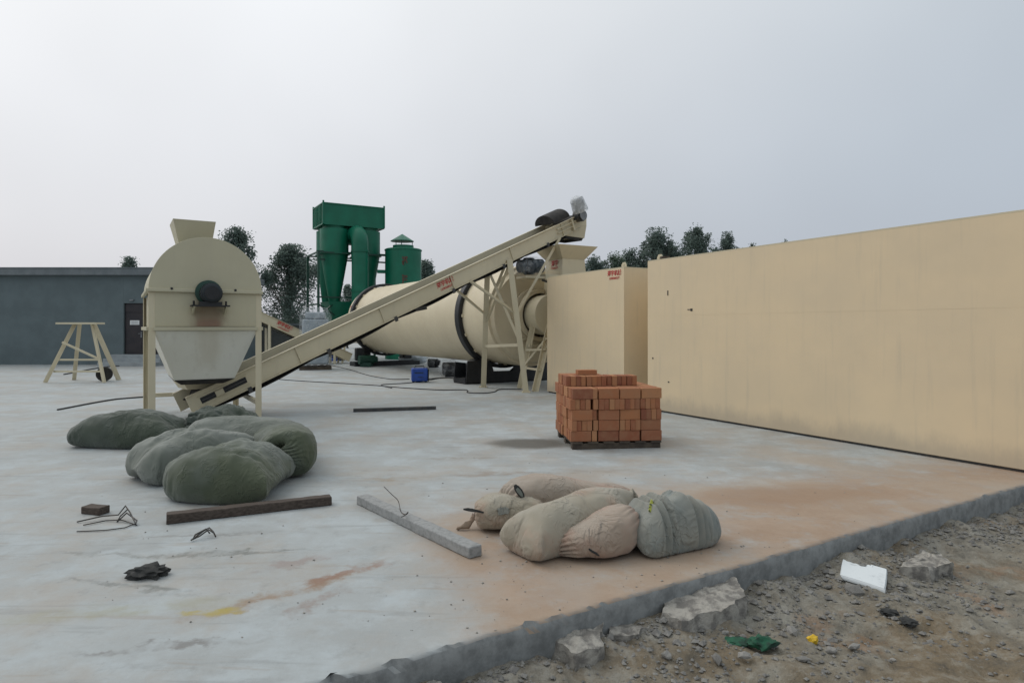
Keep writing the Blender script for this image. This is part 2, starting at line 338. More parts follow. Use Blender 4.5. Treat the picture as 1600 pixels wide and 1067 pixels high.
    b.fin(b.rng(mid, 0.3, 0.7, 0.62, 0.85), 0, n, 0.35)
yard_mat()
def dirt_mat():
    b = NB('dirt')
    g = b.n('ShaderNodeNewGeometry'); pos = g.outputs['Position']
    n1, n2, n3 = b.noise(pos, 1.1, 6, 0.65), b.noise(pos, 7, 7, 0.7), b.noise(pos, 45, 4, 0.7)
    c = b.mix(b.rng(n1, 0.38, 0.62), (0.185, 0.145, 0.095), (0.205, 0.19, 0.155))
    c = b.mix(b.rng(n2, 0.45, 0.7, 0, 0.75), c, (0.31, 0.295, 0.25))
    c = b.mix(b.rng(n2, 0.50, 0.28, 0, 0.7), c, (0.085, 0.08, 0.068))
    c = b.mix(b.rng(b.noise(pos, 2.1, 4), 0.56, 0.7, 0, 0.6), c, (0.26, 0.16, 0.095))
    c = b.mix(b.rng(n3, 0.58, 0.72, 0, 0.45), c, (0.32, 0.31, 0.28))
    c = b.mix(b.rng(n3, 0.42, 0.28, 0, 0.5), c, (0.07, 0.065, 0.055))
    sx = b.n('ShaderNodeVectorMath', operation='DOT_PRODUCT'); b.l(pos, sx.inputs[0]); sx.inputs[1].default_value = (EN.x, EN.y, 0)
    dd = b.math('SUBTRACT', P0.x * EN.x + P0.y * EN.y, sx.outputs['Value'])
    c = b.mix(b.math('MULTIPLY', b.rng(b.math('ADD', dd, b.math('MULTIPLY', n1, -.9)), -.45, .05, .5, 0), b.rng(n2, .35, .62, .1, 1)), c, (0.26, 0.26, 0.24))
    b.col(c)
    n = b.bump(n2, 0.7, 0.04); n = b.bump(n3, 0.7, 0.012, n)
    b.fin(0.95, 0, n, 0.2)
dirt_mat()

# ------------------------------------------------------------------ mesh helpers
ROOTM = {}
class MB:
    def __init__(s): s.v = []; s.f = []
    def add(s, vs, fs):
        o = len(s.v); s.v += [Vector(p) for p in vs]; s.f += [tuple(i + o for i in f) for f in fs]; return s
    def box(s, c, d, M=None):
        x, y, z = (q / 2 for q in d); c = Vector(c)
        vs = [Vector((i * x, j * y, k * z)) for k in (-1, 1) for j in (-1, 1) for i in (-1, 1)]
        if M: vs = [M @ p for p in vs]
        return s.add([p + c for p in vs], [(0, 2, 3, 1), (4, 5, 7, 6), (0, 1, 5, 4), (2, 6, 7, 3), (0, 4, 6, 2), (1, 3, 7, 5)])
    def bar(s, p, q, w, h=None, up=(0, 0, 1)):
        p, q = Vector(p), Vector(q); h = h or w; t = (q - p).normalized(); up = Vector(up)
        if abs(t.dot(up)) > 0.98: up = Vector((1, 0, 0))
        a = t.cross(up).normalized() * w / 2; b = a.cross(t).normalized() * h / 2
        vs = [p - a - b, p + a - b, p + a + b, p - a + b, q - a - b, q + a - b, q + a + b, q - a + b]
        return s.add(vs, [(0, 3, 2, 1), (4, 5, 6, 7), (0, 1, 5, 4), (1, 2, 6, 5), (2, 3, 7, 6), (3, 0, 4, 7)])
    def angle(s, p, q, w, t=0.008, up=(0, 0, 1)):
        """L-section rolled angle from p to q"""
        p, q = Vector(p), Vector(q); d = (q - p).normalized(); up = Vector(up)
        if abs(d.dot(up)) > 0.98: up = Vector((1, 0, 0))
        a = d.cross(up).normalized(); b = a.cross(d).normalized()
        prof = [(0, 0), (w, 0), (w, t), (t, t), (t, w), (0, w)]
        vs = [o + a * (x - w / 2) + b * (y - w / 2) for o in (p, q) for x, y in prof]
        return s.add(vs, [tuple(range(5, -1, -1)), tuple(range(6, 12))] + [(i, (i + 1) % 6, 6 + (i + 1) % 6, 6 + i) for i in range(6)])
    def cyl(s, p, q, r, n=24, r2=None, cap=True):
        p, q = Vector(p), Vector(q); r2 = r if r2 is None else r2; t = (q - p).normalized()
        up = Vector((0, 0, 1)) if abs(t.z) < 0.95 else Vector((1, 0, 0))
        a = t.cross(up).normalized(); b = a.cross(t)
        vs = [o + (a * math.cos(6.28319 * i / n) + b * math.sin(6.28319 * i / n)) * rr for o, rr in ((p, r), (q, r2)) for i in range(n)]
        fs = [(i, n + i, n + (i + 1) % n, (i + 1) % n) for i in range(n)]
        if cap: fs += [tuple(range(n)), tuple(range(2 * n - 1, n - 1, -1))]
        return s.add(vs, fs)
    def lathe(s, prof, o, ax, n=32, cap=True, a0=0, a1=6.2831853):
        """prof: list of (distance along axis, radius)"""
        o, t = Vector(o), Vector(ax).normalized(); up = Vector((0, 0, 1)) if abs(t.z) < 0.95 else Vector((1, 0, 0))
        a = t.cross(up).normalized(); b = a.cross(t); k = len(prof)
        vs = [o + t * h + (a * math.cos(6.2831853 * i / n) + b * math.sin(6.2831853 * i / n)) * r for h, r in prof for i in range(n)]
        fs = [(j * n + i, (j + 1) * n + i, (j + 1) * n + (i + 1) % n, j * n + (i + 1) % n) for j in range(k - 1) for i in range(n)]
        if cap: fs += [tuple(range(n)), tuple(range(k * n - 1, (k - 1) * n - 1, -1))]
        return s.add(vs, fs)
    def tube(s, pts, r, n=6, cap=True):
        pts = [Vector(p) for p in pts]; k = len(pts); vs = []; rs = r if isinstance(r, list) else [r] * k
        pa = None
        for i, p in enumerate(pts):
            t = (pts[min(i + 1, k - 1)] - pts[max(i - 1, 0)]).normalized()
            if pa is None: pa = t.cross(Vector((0.31, 0.2, 0.93))).normalized()
            a = (pa - t * pa.dot(t)).normalized(); pa = a; b = t.cross(a)
            vs += [p + (a * math.cos(6.2832 * j / n) + b * math.sin(6.2832 * j / n)) * rs[i] for j in range(n)]
        fs = [(i * n + j, i * n + (j + 1) % n, (i + 1) * n + (j + 1) % n, (i + 1) * n + j) for i in range(k - 1) for j in range(n)]
        if cap: fs += [tuple(range(n - 1, -1, -1)), tuple(range((k - 1) * n, k * n))]
        return s.add(vs, fs)
    def frust(s, lo, hi):
        """closed solid between two quads (each 4 points, same winding, seen from above counter-clockwise)"""
        return s.add(list(lo) + list(hi), [(3, 2, 1, 0), (4, 5, 6, 7)] + [(i, (i + 1) % 4, 4 + (i + 1) % 4, 4 + i) for i in range(4)])
    def shell(s, lo, hi, t=0.012):
        """open funnel wall with thickness between two quads"""
        c = sum((Vector(p) for p in lo), Vector()) / 4; c2 = sum((Vector(p) for p in hi), Vector()) / 4
        inn = lambda q, cc: [Vector(p) + (cc - Vector(p)).normalized() * t * 1.4 for p in q]
        vs = list(lo) + list(hi) + inn(lo, c) + inn(hi, c2); fs = []
        for i in range(4):
            j = (i + 1) % 4
            fs += [(i, j, 4 + j, 4 + i), (8 + i, 12 + i, 12 + j, 8 + j), (4 + i, 4 + j, 12 + j, 12 + i), (i, 8 + i, 8 + j, j)]
        return s.add(vs, fs)
    def prism(s, poly, ext):
        """poly: list of 3D points, extruded by vector ext"""
        poly = [Vector(p) for p in poly]; ext = Vector(ext); n = len(poly)
        return s.add(poly + [p + ext for p in poly], [tuple(range(n - 1, -1, -1)), tuple(range(n, 2 * n))] + [(i, (i + 1) % n, n + (i + 1) % n, n + i) for i in range(n)])
    def build(s, name, mat, parent=None, smooth=35, bevel=0, own=False):
        me = bpy.data.meshes.new(name)
        vs = s.v; o = bpy.data.objects.new(name, me)
        if parent is not None:
            M = ROOTM[parent.name].inverted(); vs = [M @ p for p in vs]; ROOTM_later = ROOTM[parent.name]
        elif own:
            pass
        else:
            lo = Vector((min(p.x for p in vs), min(p.y for p in vs), min(p.z for p in vs))); hi = Vector((max(p.x for p in vs), max(p.y for p in vs), 0))
            c = Vector(((lo.x + hi.x) / 2, (lo.y + hi.y) / 2, lo.z)); o.location = c; vs = [p - c for p in vs]
            ROOTM_later = Matrix.Translation(c)
        me.from_pydata([tuple(p) for p in vs], [], s.f)
        if parent is not None or not own: pass
        bm = bmesh.new(); bm.from_mesh(me); bmesh.ops.recalc_face_normals(bm, faces=bm.faces); bm.to_mesh(me); bm.free()
        if smooth:
            me.polygons.foreach_set('use_smooth', [True] * len(me.polygons)); me.set_sharp_from_angle(angle=R(smooth))
        if mat: me.materials.append(MATS[mat])
        COL.objects.link(o)
        if parent is not None: o.parent = parent
        if not own: ROOTM[o.name] = ROOTM_later
        if bevel:
            m = o.modifiers.new('bevel', 'BEVEL'); m.width = bevel; m.segments = 2; m.limit_method = 'ANGLE'; m.angle_limit = R(40)
        return o
def tag(o, label=None, cat=None, group=None, kind=None):
    if label: o['label'] = label
    if cat: o['category'] = cat
    if group: o['group'] = group
    if kind: o['kind'] = kind
    return o
def thing(name, label, cat, loc=(0, 0, 0), rz=0, group=None):
    o = bpy.data.objects.new(name, None); COL.objects.link(o); o.empty_display_size = 0.2
    o.location = loc; o.rotation_euler = (0, 0, rz)
    ROOTM[o.name] = Matrix.Translation(Vector(loc)) @ Matrix.Rotation(rz, 4, 'Z')
    return tag(o, label, cat, group)
class LB(MB):
    """mesh builder whose points are given in the parent's own frame"""
    def build(s, name, mat, parent=None, smooth=35, bevel=0, own=False):
        M = ROOTM[parent.name]; s.v = [M @ p for p in s.v]
        return MB.build(s, name, mat, parent, smooth, bevel)
def lettering(text, name, mat, parent, M, size, sx=1.0, spacing=1.0):
    """flat lettering as a thin mesh; M maps text plane (x right, y up, z out) to the world"""
    cu = bpy.data.curves.new(name, 'FONT'); cu.body = text; cu.size = size; cu.extrude = 0.001; cu.align_x = 'CENTER'; cu.align_y = 'CENTER'
    cu.resolution_u = 2; cu.space_character = spacing; cu.offset = size * 0.022
    t = bpy.data.objects.new('tmp', cu); COL.objects.link(t)
    dg = bpy.context.evaluated_depsgraph_get(); dg.update()
    me = bpy.data.meshes.new_from_object(t.evaluated_get(dg))
    bpy.data.objects.remove(t)
    vs = [M @ Vector((v.co.x * sx, v.co.y, v.co.z)) for v in me.vertices]; fs = [tuple(p.vertices) for p in me.polygons]
    bpy.data.meshes.remove(me)
    if not vs: return None
    mb = MB(); mb.add(vs, fs)
    return mb.build(name, mat, parent, smooth=0)
def frame(o, x, y, z):
    x, y, z = Vector(x).normalized(), Vector(y).normalized(), Vector(z).normalized()
    return Matrix(((x.x, y.x, z.x, o[0]), (x.y, y.y, z.y, o[1]), (x.z, y.z, z.z, o[2]), (0, 0, 0, 1)))
def sticker(parent, o, x, y, z, size):
    """red company sticker: four characters over a telephone line"""
    M = frame(o, x, y, z)
    lettering('郑宇机械', 'sticker_text', 'red_print', parent, M @ Matrix.Translation((0, size * 0.30, 0)), size, 0.95)
    lettering('13783685577', 'sticker_number', 'red_print', parent, M @ Matrix.Translation((0, -size * 0.55, 0)), size * 0.52, 1.0)
def jit(p, a, s=1.0, seed=0):
    return noise.noise_vector(Vector((p[0] * s + seed, p[1] * s + seed * 1.7, p[2] * s))) * a

# ================================================================== SACK SHAPES
# Each sack is a flat two-layer sheet, sewn at the edges and sometimes tied, filled by pressure and dropped on the floor.
def cloth_bag(seed, L, W, nx, ny, tie, squeeze, press, bend, r0=0, r1=0, comp=8, TT=.88, h0=.14):
    verts = []; rest = []; idx = {}; nt = round(TT * nx)
    def vid(i, j, k):
        if j in (0, ny) or i == 0 or (i == nx and not tie): k = 0
        if (i, j, k) in idx: return idx[i, j, k]
        t = i / nx; x = (t - .5) * L; y = (j / ny - .5) * W; sd = 1 if k == 0 else -1
        if r0 and t < r0: y *= .35 + .65 * math.sqrt(max(0, 1 - ((r0 - t) / r0) ** 2))      # tucked corners
        if r1 and t > 1 - r1: y *= .35 + .65 * math.sqrt(max(0, 1 - ((t - 1 + r1) / r1) ** 2))
        if tie and t > TT - .03: y *= max(.4, 1 - .6 * (t - TT + .03) / .05)
        rest.append((x, y, 0.0))
        sn = math.sin(math.pi * j / ny); z = sd * .05 * sn * min(1, 4 * t) * (1 if tie else min(1, 4 * (1 - t)))
        if i == 0 or (i == nx and not tie): z = 0
        if tie:
            f = 1 - (1 - tie) * max(0, 1 - abs(t - TT) / (.20 if t < TT else .14)); y *= f; z += sd * sn * .03 * (1 - f)
        q = noise.noise((x * 7 + seed, y * 7, k * 3.3)) * .012
        idx[i, j, k] = len(verts); verts.append((x * squeeze, y + q * .5, z + q)); return idx[i, j, k]
    faces = []
    for k in (0, 1):
        for i in range(nx):
            for j in range(ny):
                q = [vid(i, j, k), vid(i + 1, j, k), vid(i + 1, j + 1, k), vid(i, j + 1, k)]; faces.append(q[::-1] if k else q)
    me = bpy.data.meshes.new('bag'); me.from_pydata(verts, [], faces); o = bpy.data.objects.new('bag', me); COL.objects.link(o)
    o.shape_key_add(name='Basis'); k = o.shape_key_add(name='rest')
    for i, p in enumerate(rest): k.data[i].co = p
    pins = [v for (i, j, kk), v in idx.items() if (tie and i == nt) or (squeeze < 1 and abs(j - ny / 2) < ny * .28 and (i == 0 or (i == nx and not tie)))]
    o.vertex_groups.new(name='pin').add(pins, 1, 'REPLACE')
    c = o.modifiers.new('cloth', 'CLOTH'); q = c.settings
    q.quality = 5; q.mass = .2; q.tension_stiffness = 40; q.compression_stiffness = comp; q.shear_stiffness = 10; q.bending_stiffness = bend
    q.tension_damping = 12; q.compression_damping = 12; q.shear_damping = 8; q.air_damping = 2
    q.use_pressure = True; q.uniform_pressure_force = press; q.rest_shape_key = k
    if pins: q.vertex_group_mass = 'pin'
    cs = c.collision_settings; cs.distance_min = .006; cs.collision_quality = 2; cs.friction = 10
    return o
# (name, label, material, group, simulation arguments, spine on the ground [(x, y, lift)...], width factor, height factor)
G1 = 'green sacks on the left'; G2 = 'sand sacks in the foreground'
SACKS = [
 ('woven_sack', 'long dark green sack lying under the front left leg of the mixer', 'sack_dark_green', G1, (1, 1.45, .90, 60, 40, 0, .97, 34, .02, .2, .28, 2), [(-5.6, 8.35, 0), (-4.85, 8.25, 0), (-4.2, 8.22, 0)], 1, 1.45),
 ('woven_sack', 'pale grey-green sack at the left of the pile, one corner pointing at the ground', 'sack_grey', G1, (5, 1.25, .95, 56, 44, 0, .95, 36, .02, .12, .25, 2), [(-3.66, 6.16, 0), (-3.28, 6.6, 0), (-2.85, 7.2, 0)], .95, 1.55),
 ('woven_sack', 'biggest green sack, bulging at the front of the left pile', 'sack_green', G1, (9, 1.25, 1.08, 58, 50, 0, .93, 40, .015, .38, .0, 2), [(-3.03, 5.96, 0), (-2.55, 5.82, 0), (-2.08, 5.84, 0)], .95, 1.68),
 ('woven_sack', 'flat grey sack on the ground below the crumpled green one', 'sack_grey', G1, (33, 1.3, .8, 44, 30, 0, 1, 14, .1, .2, .2), [(-4.1, 8.1, 0), (-2.6, 8.1, 0)], 1, 1),
 ('sand_sack', 'long smooth beige sand sack lying diagonally across the others', 'sack_beige', G2, (52, 1.2, .52, 64, 40, .05, 1, 40, .02, .06, 0, 2, .95, .14), [(.02, 4.17, 0), (.30, 4.38, .0), (.60, 4.60, .03), (.93, 4.82, .05)], 1, 1.25),
 ('sand_sack', 'upright creased grey sand sack at the right end with lime label', 'sack_bluish', G2, (63, .82, .62, 110, 40, 0, .88, 75, .05, .2, .3, 4), [(.77, 4.28, 0), (1.07, 4.43, 0), (1.42, 4.62, 0)], .85, 1.6),
]
gm_ = bpy.data.meshes.new('sim_floor'); gm_.from_pydata([(-40, -9, 0), (40, -9, 0), (40, 9, 0), (-40, 9, 0)], [], [(0, 1, 2, 3)]); gnd = bpy.data.objects.new('sim_floor', gm_); COL.objects.link(gnd)
gnd.modifiers.new('collision', 'COLLISION'); gnd.collision.cloth_friction = 20; gnd.collision.thickness_outer = .008
bags = []
for i, S_ in enumerate(SACKS):
    o = cloth_bag(*S_[4]); o.location = (-20 + 3.2 * i, 0, S_[4][13] if len(S_[4]) > 13 else .14); bags.append(o)
for f in range(1, 31): sc.frame_set(f)
dg = bpy.context.evaluated_depsgraph_get(); SIMS = []
for o in bags:
    me = bpy.data.meshes.new_from_object(o.evaluated_get(dg)); SIMS.append(([v.co + o.location for v in me.vertices], [tuple(p.vertices) for p in me.polygons])); bpy.data.meshes.remove(me)
for o in bags + [gnd]: bpy.data.objects.remove(o)
sc.frame_set(1)

# ================================================================== GROUND
def axis(fine0, fine1, step, lo, hi):
    a = []; x = fine0; g = step
    while x > lo: g *= 1.6; x -= g; a.append(max(x, lo))
    a = a[::-1]; x = fine0
    while x < fine1: a.append(x); x += step
    g = step; a.append(fine1); x = fine1
    while x < hi: g *= 1.6; x += g; a.append(min(x, hi))
    return a
xs, ys = axis(-1.6, 7.2, 0.024, -700, 700), axis(1.9, 7.4, 0.024, -60, 1200)
def heap(sv, dv): return .11 * max(0, .45 + noise.noise((sv * 1.7, 4, 0)) + .5 * noise.noise((sv * 5, 8, 0))) * math.exp(-((dv - 0.05) / 0.24) ** 2)
nx = len(xs); gv = []
for y in ys:
    for x in xs:
        z = -0.215
        if -3 < x < 9 and 0 < y < 9:
            rel = Vector((x, y)) - P0; dn = -rel.dot(EN)
            z += heap(rel.dot(ED), dn) + 0.05 * noise.noise((x * 1.3, y * 1.3, 0)) + 0.035 * noise.noise((x * 4, y * 4, 3)) + 0.018 * noise.noise((x * 11, y * 11, 5)) + 0.012 * noise.noise((x * 27, y * 27, 7)) + 0.008 * noise.noise((x * 55, y * 55, 9)) + .02 * max(0, noise.noise((x * 7, y * 7, 13)) - .15)
            if dn < -0.05: z = -0.24
        gv.append((x, y, z))
gf = [(j * nx + i, j * nx + i + 1, (j + 1) * nx + i + 1, (j + 1) * nx + i) for j in range(len(ys) - 1) for i in range(nx - 1)]
m = MB(); m.add(gv, gf); tag(m.build('dirt_ground', 'dirt', own=True, smooth=60), kind='structure')

# yard slab with a ragged poured edge
def edge_pt(s, d=0): p = P0 + ED * s + EN * d; return p
m = MB(); rows = []
S = [-34] + [(-3.2 + 0.03 * i) for i in range(360)] + [14]
prof = [(0.22, 0.0), (0.05, 0.0), (0.012, 0.0), (0.0, -0.012), (-0.004, -0.05), (-0.004, -0.10), (-0.002, -0.15), (0.0, -0.20), (0.0, -0.34)]
for s in S:
    r = []
    for k, (d, z) in enumerate(prof):
        if k >= 2 and -3.2 <= s < 7.7:
            rag = noise.noise((s * 2.1, 0, 0)); chip = max(0, noise.noise((s * 7, 3, 0)) + .6 * noise.noise((s * 19, 5, 0))) * (1.3 if s < 1.2 else 0.5)
            d2 = d + 0.012 * rag + 0.008 * noise.noise((s * 22, z * 20, 1)) + (0.045 * chip if k in (2, 3) else 0.012 * chip if k == 4 else 0) + 0.006 * noise.noise((s * 6, z * 9, 4))
            z2 = z - (0.02 * chip if k == 3 else 0)
        else: d2, z2 = d, z
        p = edge_pt(s, d2); r.append((p.x, p.y, z2))
    rows.append(r)
k = len(prof); nS = len(S)
m.add([p for r in rows for p in r], [(i * k + j, i * k + j + 1, (i + 1) * k + j + 1, (i + 1) * k + j) for i in range(nS - 1) for j in range(k - 1)])
far = [(11.7, 14, 0), (24, 62, 0), (-62, 62, 0), (-62, -12, 0)]
o = len(m.v); m.add(far, [])
m.f.append(tuple(i * k for i in range(nS)) + tuple(range(o, o + 4)))
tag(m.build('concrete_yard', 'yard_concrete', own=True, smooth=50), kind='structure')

# ================================================================== STORAGE BINS
U = Vector((0.876, 0.483, 0)); V = Vector((-0.483, 0.876, 0))      # the yard's building grid
def storage_bin(a, b, depth, h, label):
    """a = far-left base corner, b = near-right base corner of the long face looking at the yard"""
    a, b = Vector((*a, 0)), Vector((*b, 0)); t = (b - a).normalized(); n = Vector((t.y, -t.x, 0))
    if n.y > 0: n = -n
    L = (b - a).length; root = thing('storage_bin', label, 'storage bin', tuple(a), math.atan2(t.y, t.x))
    P = lambda x, y, z: a + t * x - n * y + Vector((0, 0, z))
    def slab(x0, x1, y0, y1, z0, z1):
        m = MB(); m.frust([P(x0, y0, z0), P(x1, y0, z0), P(x1, y1, z0), P(x0, y1, z0)], [P(x0, y0, z1), P(x1, y0, z1), P(x1, y1, z1), P(x0, y1, z1)]); return m
    z1 = 1.71
    slab(0, L, 0, 0.006, 0.035, z1).build('wall_panel', 'bin_paint', root)
    slab(0, L, 0, 0.006, z1 + 0.0012, h).build('wall_panel', 'bin_paint', root)
    slab(0.002, L - 0.002, 0.0065, 0.03, 0.03, h - 0.02).build('backing_frame', 'bin_paint', root)
    slab(0, 0.006, 0.0062, depth, 0.035, h).build('end_panel', 'bin_paint', root)
    slab(L - 0.006, L, 0.0062, depth, 0.035, h).build('end_panel', 'bin_paint', root)
    slab(0.007, L - 0.007, depth - 0.006, depth, 0.035, h).build('wall_panel', 'bin_paint', root)
    slab(0.01, L - 0.01, 0.03, depth - 0.01, 1.9, 1.93).build('inner_floor', 'bin_paint', root)
    m = MB()
    m.bar(P(0, 0.03, h + 0.012), P(L, 0.03, h + 0.012), 0.055, 0.02); m.bar(P(0.03, 0.06, h + 0.012), P(0.03, depth, h + 0.012), 0.055, 0.02)
    m.bar(P(L - 0.03, 0.06, h + 0.012), P(L - 0.03, depth, h + 0.012), 0.055, 0.02)
    m.build('top_rim', 'cream_paint', root)
    m = slab(0.02, L - 0.02, 0.03, 0.1, 0.0, 0.033); m.build('base_rail', 'dark_steel', root)
    return root, P, t, n, L
# big bin on the right, its near end just inside the slab edge
bin1, P1, t1, n1, L1 = storage_bin((2.48, 11.74), (5.34, 6.55), 2.4, 2.70, 'long plain tan steel bin filling the right side of the yard')
def lug(root, p, t, n, name='lifting_lug'):
    m = MB(); up = Vector((0, 0, 1))
    prof = [(-.07, 0), (.07, 0), (.07, .05), (.035, .10), (-.035, .10), (-.07, .05)]
    m.prism([p + t * x + up * y - n * 0.01 for x, y in prof], n * 0.02); m.cyl(p + up * .055 - n * .018, p + up * .055 + n * .018, 0.022, 12)
    return m.build(name, 'cream_paint', root)
lug(bin1, P1(0.22, 0.10, 2.722), t1, n1)
m = MB(); m.box(P1(0.32, 0.12, 2.75), (0.16, 0.10, 0.05)); m.build('bearing_block', 'pallet_wood', bin1, bevel=0.006)
# dark weep slots and a bolt end that break the blank face
for (x, z, w, h) in ((0.53, 2.11, 0.02, 0.085), (1.10, 1.80, 0.045, 0.04), (1.06, 1.806, 0.10, 0.012), (0.14, 0.95, 0.025, 0.03), (0.55, 0.55, 0.03, 0.022)):
    m = MB(); c = P1(x, -0.003, z); M = Matrix.Rotation(math.atan2(t1.y, t1.x), 3, 'Z'); m.box(c, (w, 0.006, h), M); m.build('slot', 'black_steel', bin1)
# shorter bin behind
bin2, P2, t2, n2, L2 = storage_bin((0.817, 14.9), (2.17, 12.45), 2.4, 2.66, 'shorter tan steel bin with red sticker, left of the long bin')
lug(bin2, P2(L2 - 0.12, 0.10, 2.682), t2, n2)
lug(bin2, P2(L2 - 0.06, 0.9, 2.682), U, V)
sticker(bin2, P2(L2 - 0.30, -0.004, 2.54), t2, (0, 0, 1), n2, 0.115)

# ================================================================== ROTARY DRYER
AX = Vector((-0.524, 0.851, 0)).normalized(); AXU = Vector((AX.y, -AX.x, 0)); ZC = 1.82
def dr(s, r=0, z=0): return Vector((-0.27, 18.0, ZC)) + AX * s + AXU * r + Vector((0, 0, z))
dry = thing('rotary_dryer', 'huge cream rotary drum with two black tyre rings on low rollers', 'rotary dryer', (dr(4).x, dr(4).y, 0), math.atan2(AX.y, AX.x))
m = MB(); m.lathe([(-1.5, 1.30), (-1.49, 1.32), (9.9, 1.32), (9.91, 1.30)], dr(0), AX, 72); m.build('drum_shell', 'drum_paint', dry, smooth=40)
for s in (0.0, 9.2):
    m = MB(); m.lathe([(-.13, 1.335), (-.13, 1.42), (-.11, 1.44), (.11, 1.44), (.13, 1.42), (.13, 1.335)], dr(s), AX, 72, cap=False); m.build('tyre_ring', 'black_steel', dry)
    for i in range(16):
        a = 6.2832 * i / 16; rad = AXU * math.cos(a) + Vector((0, 0, 1)) * math.sin(a)
        for e in (-.19, .19): m = MB(); m.bar(dr(s + e * 1.0) + rad * 1.33, dr(s + e * 0.62) + rad * 1.33, 0.08, 0.05, up=rad); m.build('tyre_pad', 'drum_paint', dry)
m = MB(); m.lathe([(-1.505, 1.26), (-1.62, 1.20), (-1.66, 0.70)], dr(0), AX, 64, cap=False); m.build('end_plate', 'drum_paint', dry)
m = MB(); m.lathe([(-1.62, 0.70), (-1.78, 0.72), (-1.80, 0.66), (-1.80, 0.60), (-1.86, 0.60), (-1.86, 0.66), (-1.93, 0.66), (-1.93, 0.56)], dr(0), AX, 48, cap=False); m.build('inlet_collar', 'drum_paint', dry)
m = MB(); m.lathe([(-1.9, 0.5), (-2.4, 0.5)], dr(0), AX, 40); m.build('inlet_pipe', 'cream_paint', dry)
for i in range(8):
    a = 6.2832 * i / 8 + .2; rad = AXU * math.cos(a) + Vector((0, 0, 1)) * math.sin(a); m = MB(); m.bar(dr(-1.74) + rad * .70, dr(-1.74) + rad * .76, .06, .05); m.build('clamp_lug', 'cream_paint', dry)
# girth seam welds
for s in (2.4, 4.7, 7.0):
    m = MB(); m.lathe([(s - .012, 1.32), (s - .006, 1.3235), (s + .006, 1.3235), (s + .012, 1.32)], dr(0), AX, 72, cap=False); m.build('weld_seam', 'drum_paint', dry)
for s in (0.0, 9.2):
    for e in (-1, 1):
        c = dr(s, e * 0.86, -1.37); m = MB(); m.lathe([(-.16, .14), (-.16, .2), (.16, .2), (.16, .14)], c, AX, 28); m.build('roller', 'black_steel', dry)
        for q in (-.25, .25):
            m = MB(); cc = dr(s + q, e * 0.86, -1.37); m.box(cc + Vector((0, 0, -.06)), (.12, .3, .26), Matrix.Rotation(math.atan2(AX.y, AX.x), 3, 'Z')); m.build('bearing_housing', 'black_steel', dry, bevel=.02)
    m = MB()
    for q in (-.28, .28): m.bar(dr(s + q, -1.35, -1.74), dr(s + q, 1.35, -1.74), .10, .16)
    for q in (-1.3, -.45, .45, 1.3): m.bar(dr(s - .24, q, -1.74), dr(s + .24, q, -1.74), .10, .12)
    m.build('base_frame', 'black_steel', dry)
m = MB(); c = dr(8.55, -1.0, -1.55); m.cyl(c - AXU * .3, c + AXU * .28, .17, 24); m.cyl(c + AXU * .28, c + AXU * .42, .12, 20); m.box(c + Vector((0, 0, -.18)), (.4, .4, .16)); m.build('drive_motor', 'dark_green', dry)
m = MB(); c = dr(8.9, -1.15, -1.35); m.box(c, (.36, .36, .5), Matrix.Rotation(.4, 3, 'Z')); m.build('gearbox', 'black_steel', dry, bevel=.04)
# heavy base under the feed end, dark skirts
m = MB()
m.prism([dr(.35, -1.35, -1.78), dr(.35, -1.3, -1.25), dr(.35, -.75, -1.32), dr(.35, -.45, -1.55), dr(.35, .45, -1.55), dr(.35, .75, -1.32), dr(.35, 1.3, -1.25), dr(.35, 1.35, -1.78)], AX * -.03)
m.build('roller_guard', 'black_steel', dry)
m = MB(); m.prism([dr(-.36, -1.35, -1.78), dr(-.36, -1.3, -1.2), dr(-.36, -.6, -1.2), dr(-.36, -.5, -1.5), dr(-.36, .1, -1.5), dr(-.36, .2, -1.2), dr(-.36, 1.3, -1.2), dr(-.36, 1.35, -1.78)], AX * -.03); m.build('roller_guard', 'black_steel', dry)
lettering('郑宇', 'sticker_text', 'red_print', dry, frame(dr(9.55) + (-AXU * .94 - Vector((0, 0, -.34))) * 1.33, AX, (0, 0, 1), -AXU + Vector((0, 0, .3))), .2)

# feed hopper standing over the drum mouth
fh = thing('feed_hopper', 'cream flared feed hopper on splayed legs below the conveyor head', 'hopper', (1.35, 16.3, 0), math.atan2(U.y, U.x))
def fp(x, y, z): return Vector((1.35, 16.3, 0)) + U * x + V * y + Vector((0, 0, z))
def quad(hx, hy, z, cx=0, cy=0): return [fp(cx - hx, cy - hy, z), fp(cx + hx, cy - hy, z), fp(cx + hx, cy + hy, z), fp(cx - hx, cy + hy, z)]
m = MB(); m.shell(quad(.33, .38, 3.20), quad(.58, .60, 3.52)); m.build('hopper_flare', 'cream_paint', fh)
m = MB(); m.shell(quad(.40, .44, 2.2), quad(.33, .38, 3.195)); m.build('chute', 'cream_paint', fh)
m = MB(); m.shell(quad(.40, .55, 1.0), quad(.40, .55, 2.4), .02); m.build('feed_head', 'cream_paint', fh)
m = MB(); m.bar(fp(-.80, -.1, 2.74), fp(-.42, -.1, 2.74), .5, .14); m.bar(fp(-1.35, -.1, 2.72), fp(-.80, -.1, 2.72), .45, .05); m.build('motor_bracket', 'cream_paint', fh)
m = MB(); c0, c1 = fp(-1.42, -.1, 2.98), fp(-.76, -.1, 3.02)
m.lathe([(0, .10), (.02, .16), (.16, .16), (.17, .19), (.40, .19), (.41, .17), (.66, .17)], c0, c1 - c0, 24)
for i in range(8): m.lathe([(.19 + .026 * i, .18), (.195 + .026 * i, .21), (.205 + .026 * i, .21), (.21 + .026 * i, .18)], c0, c1 - c0, 20, cap=False)
mot = m.build('drive_motor', 'motor_blue', fh)
m = MB(); pts = []
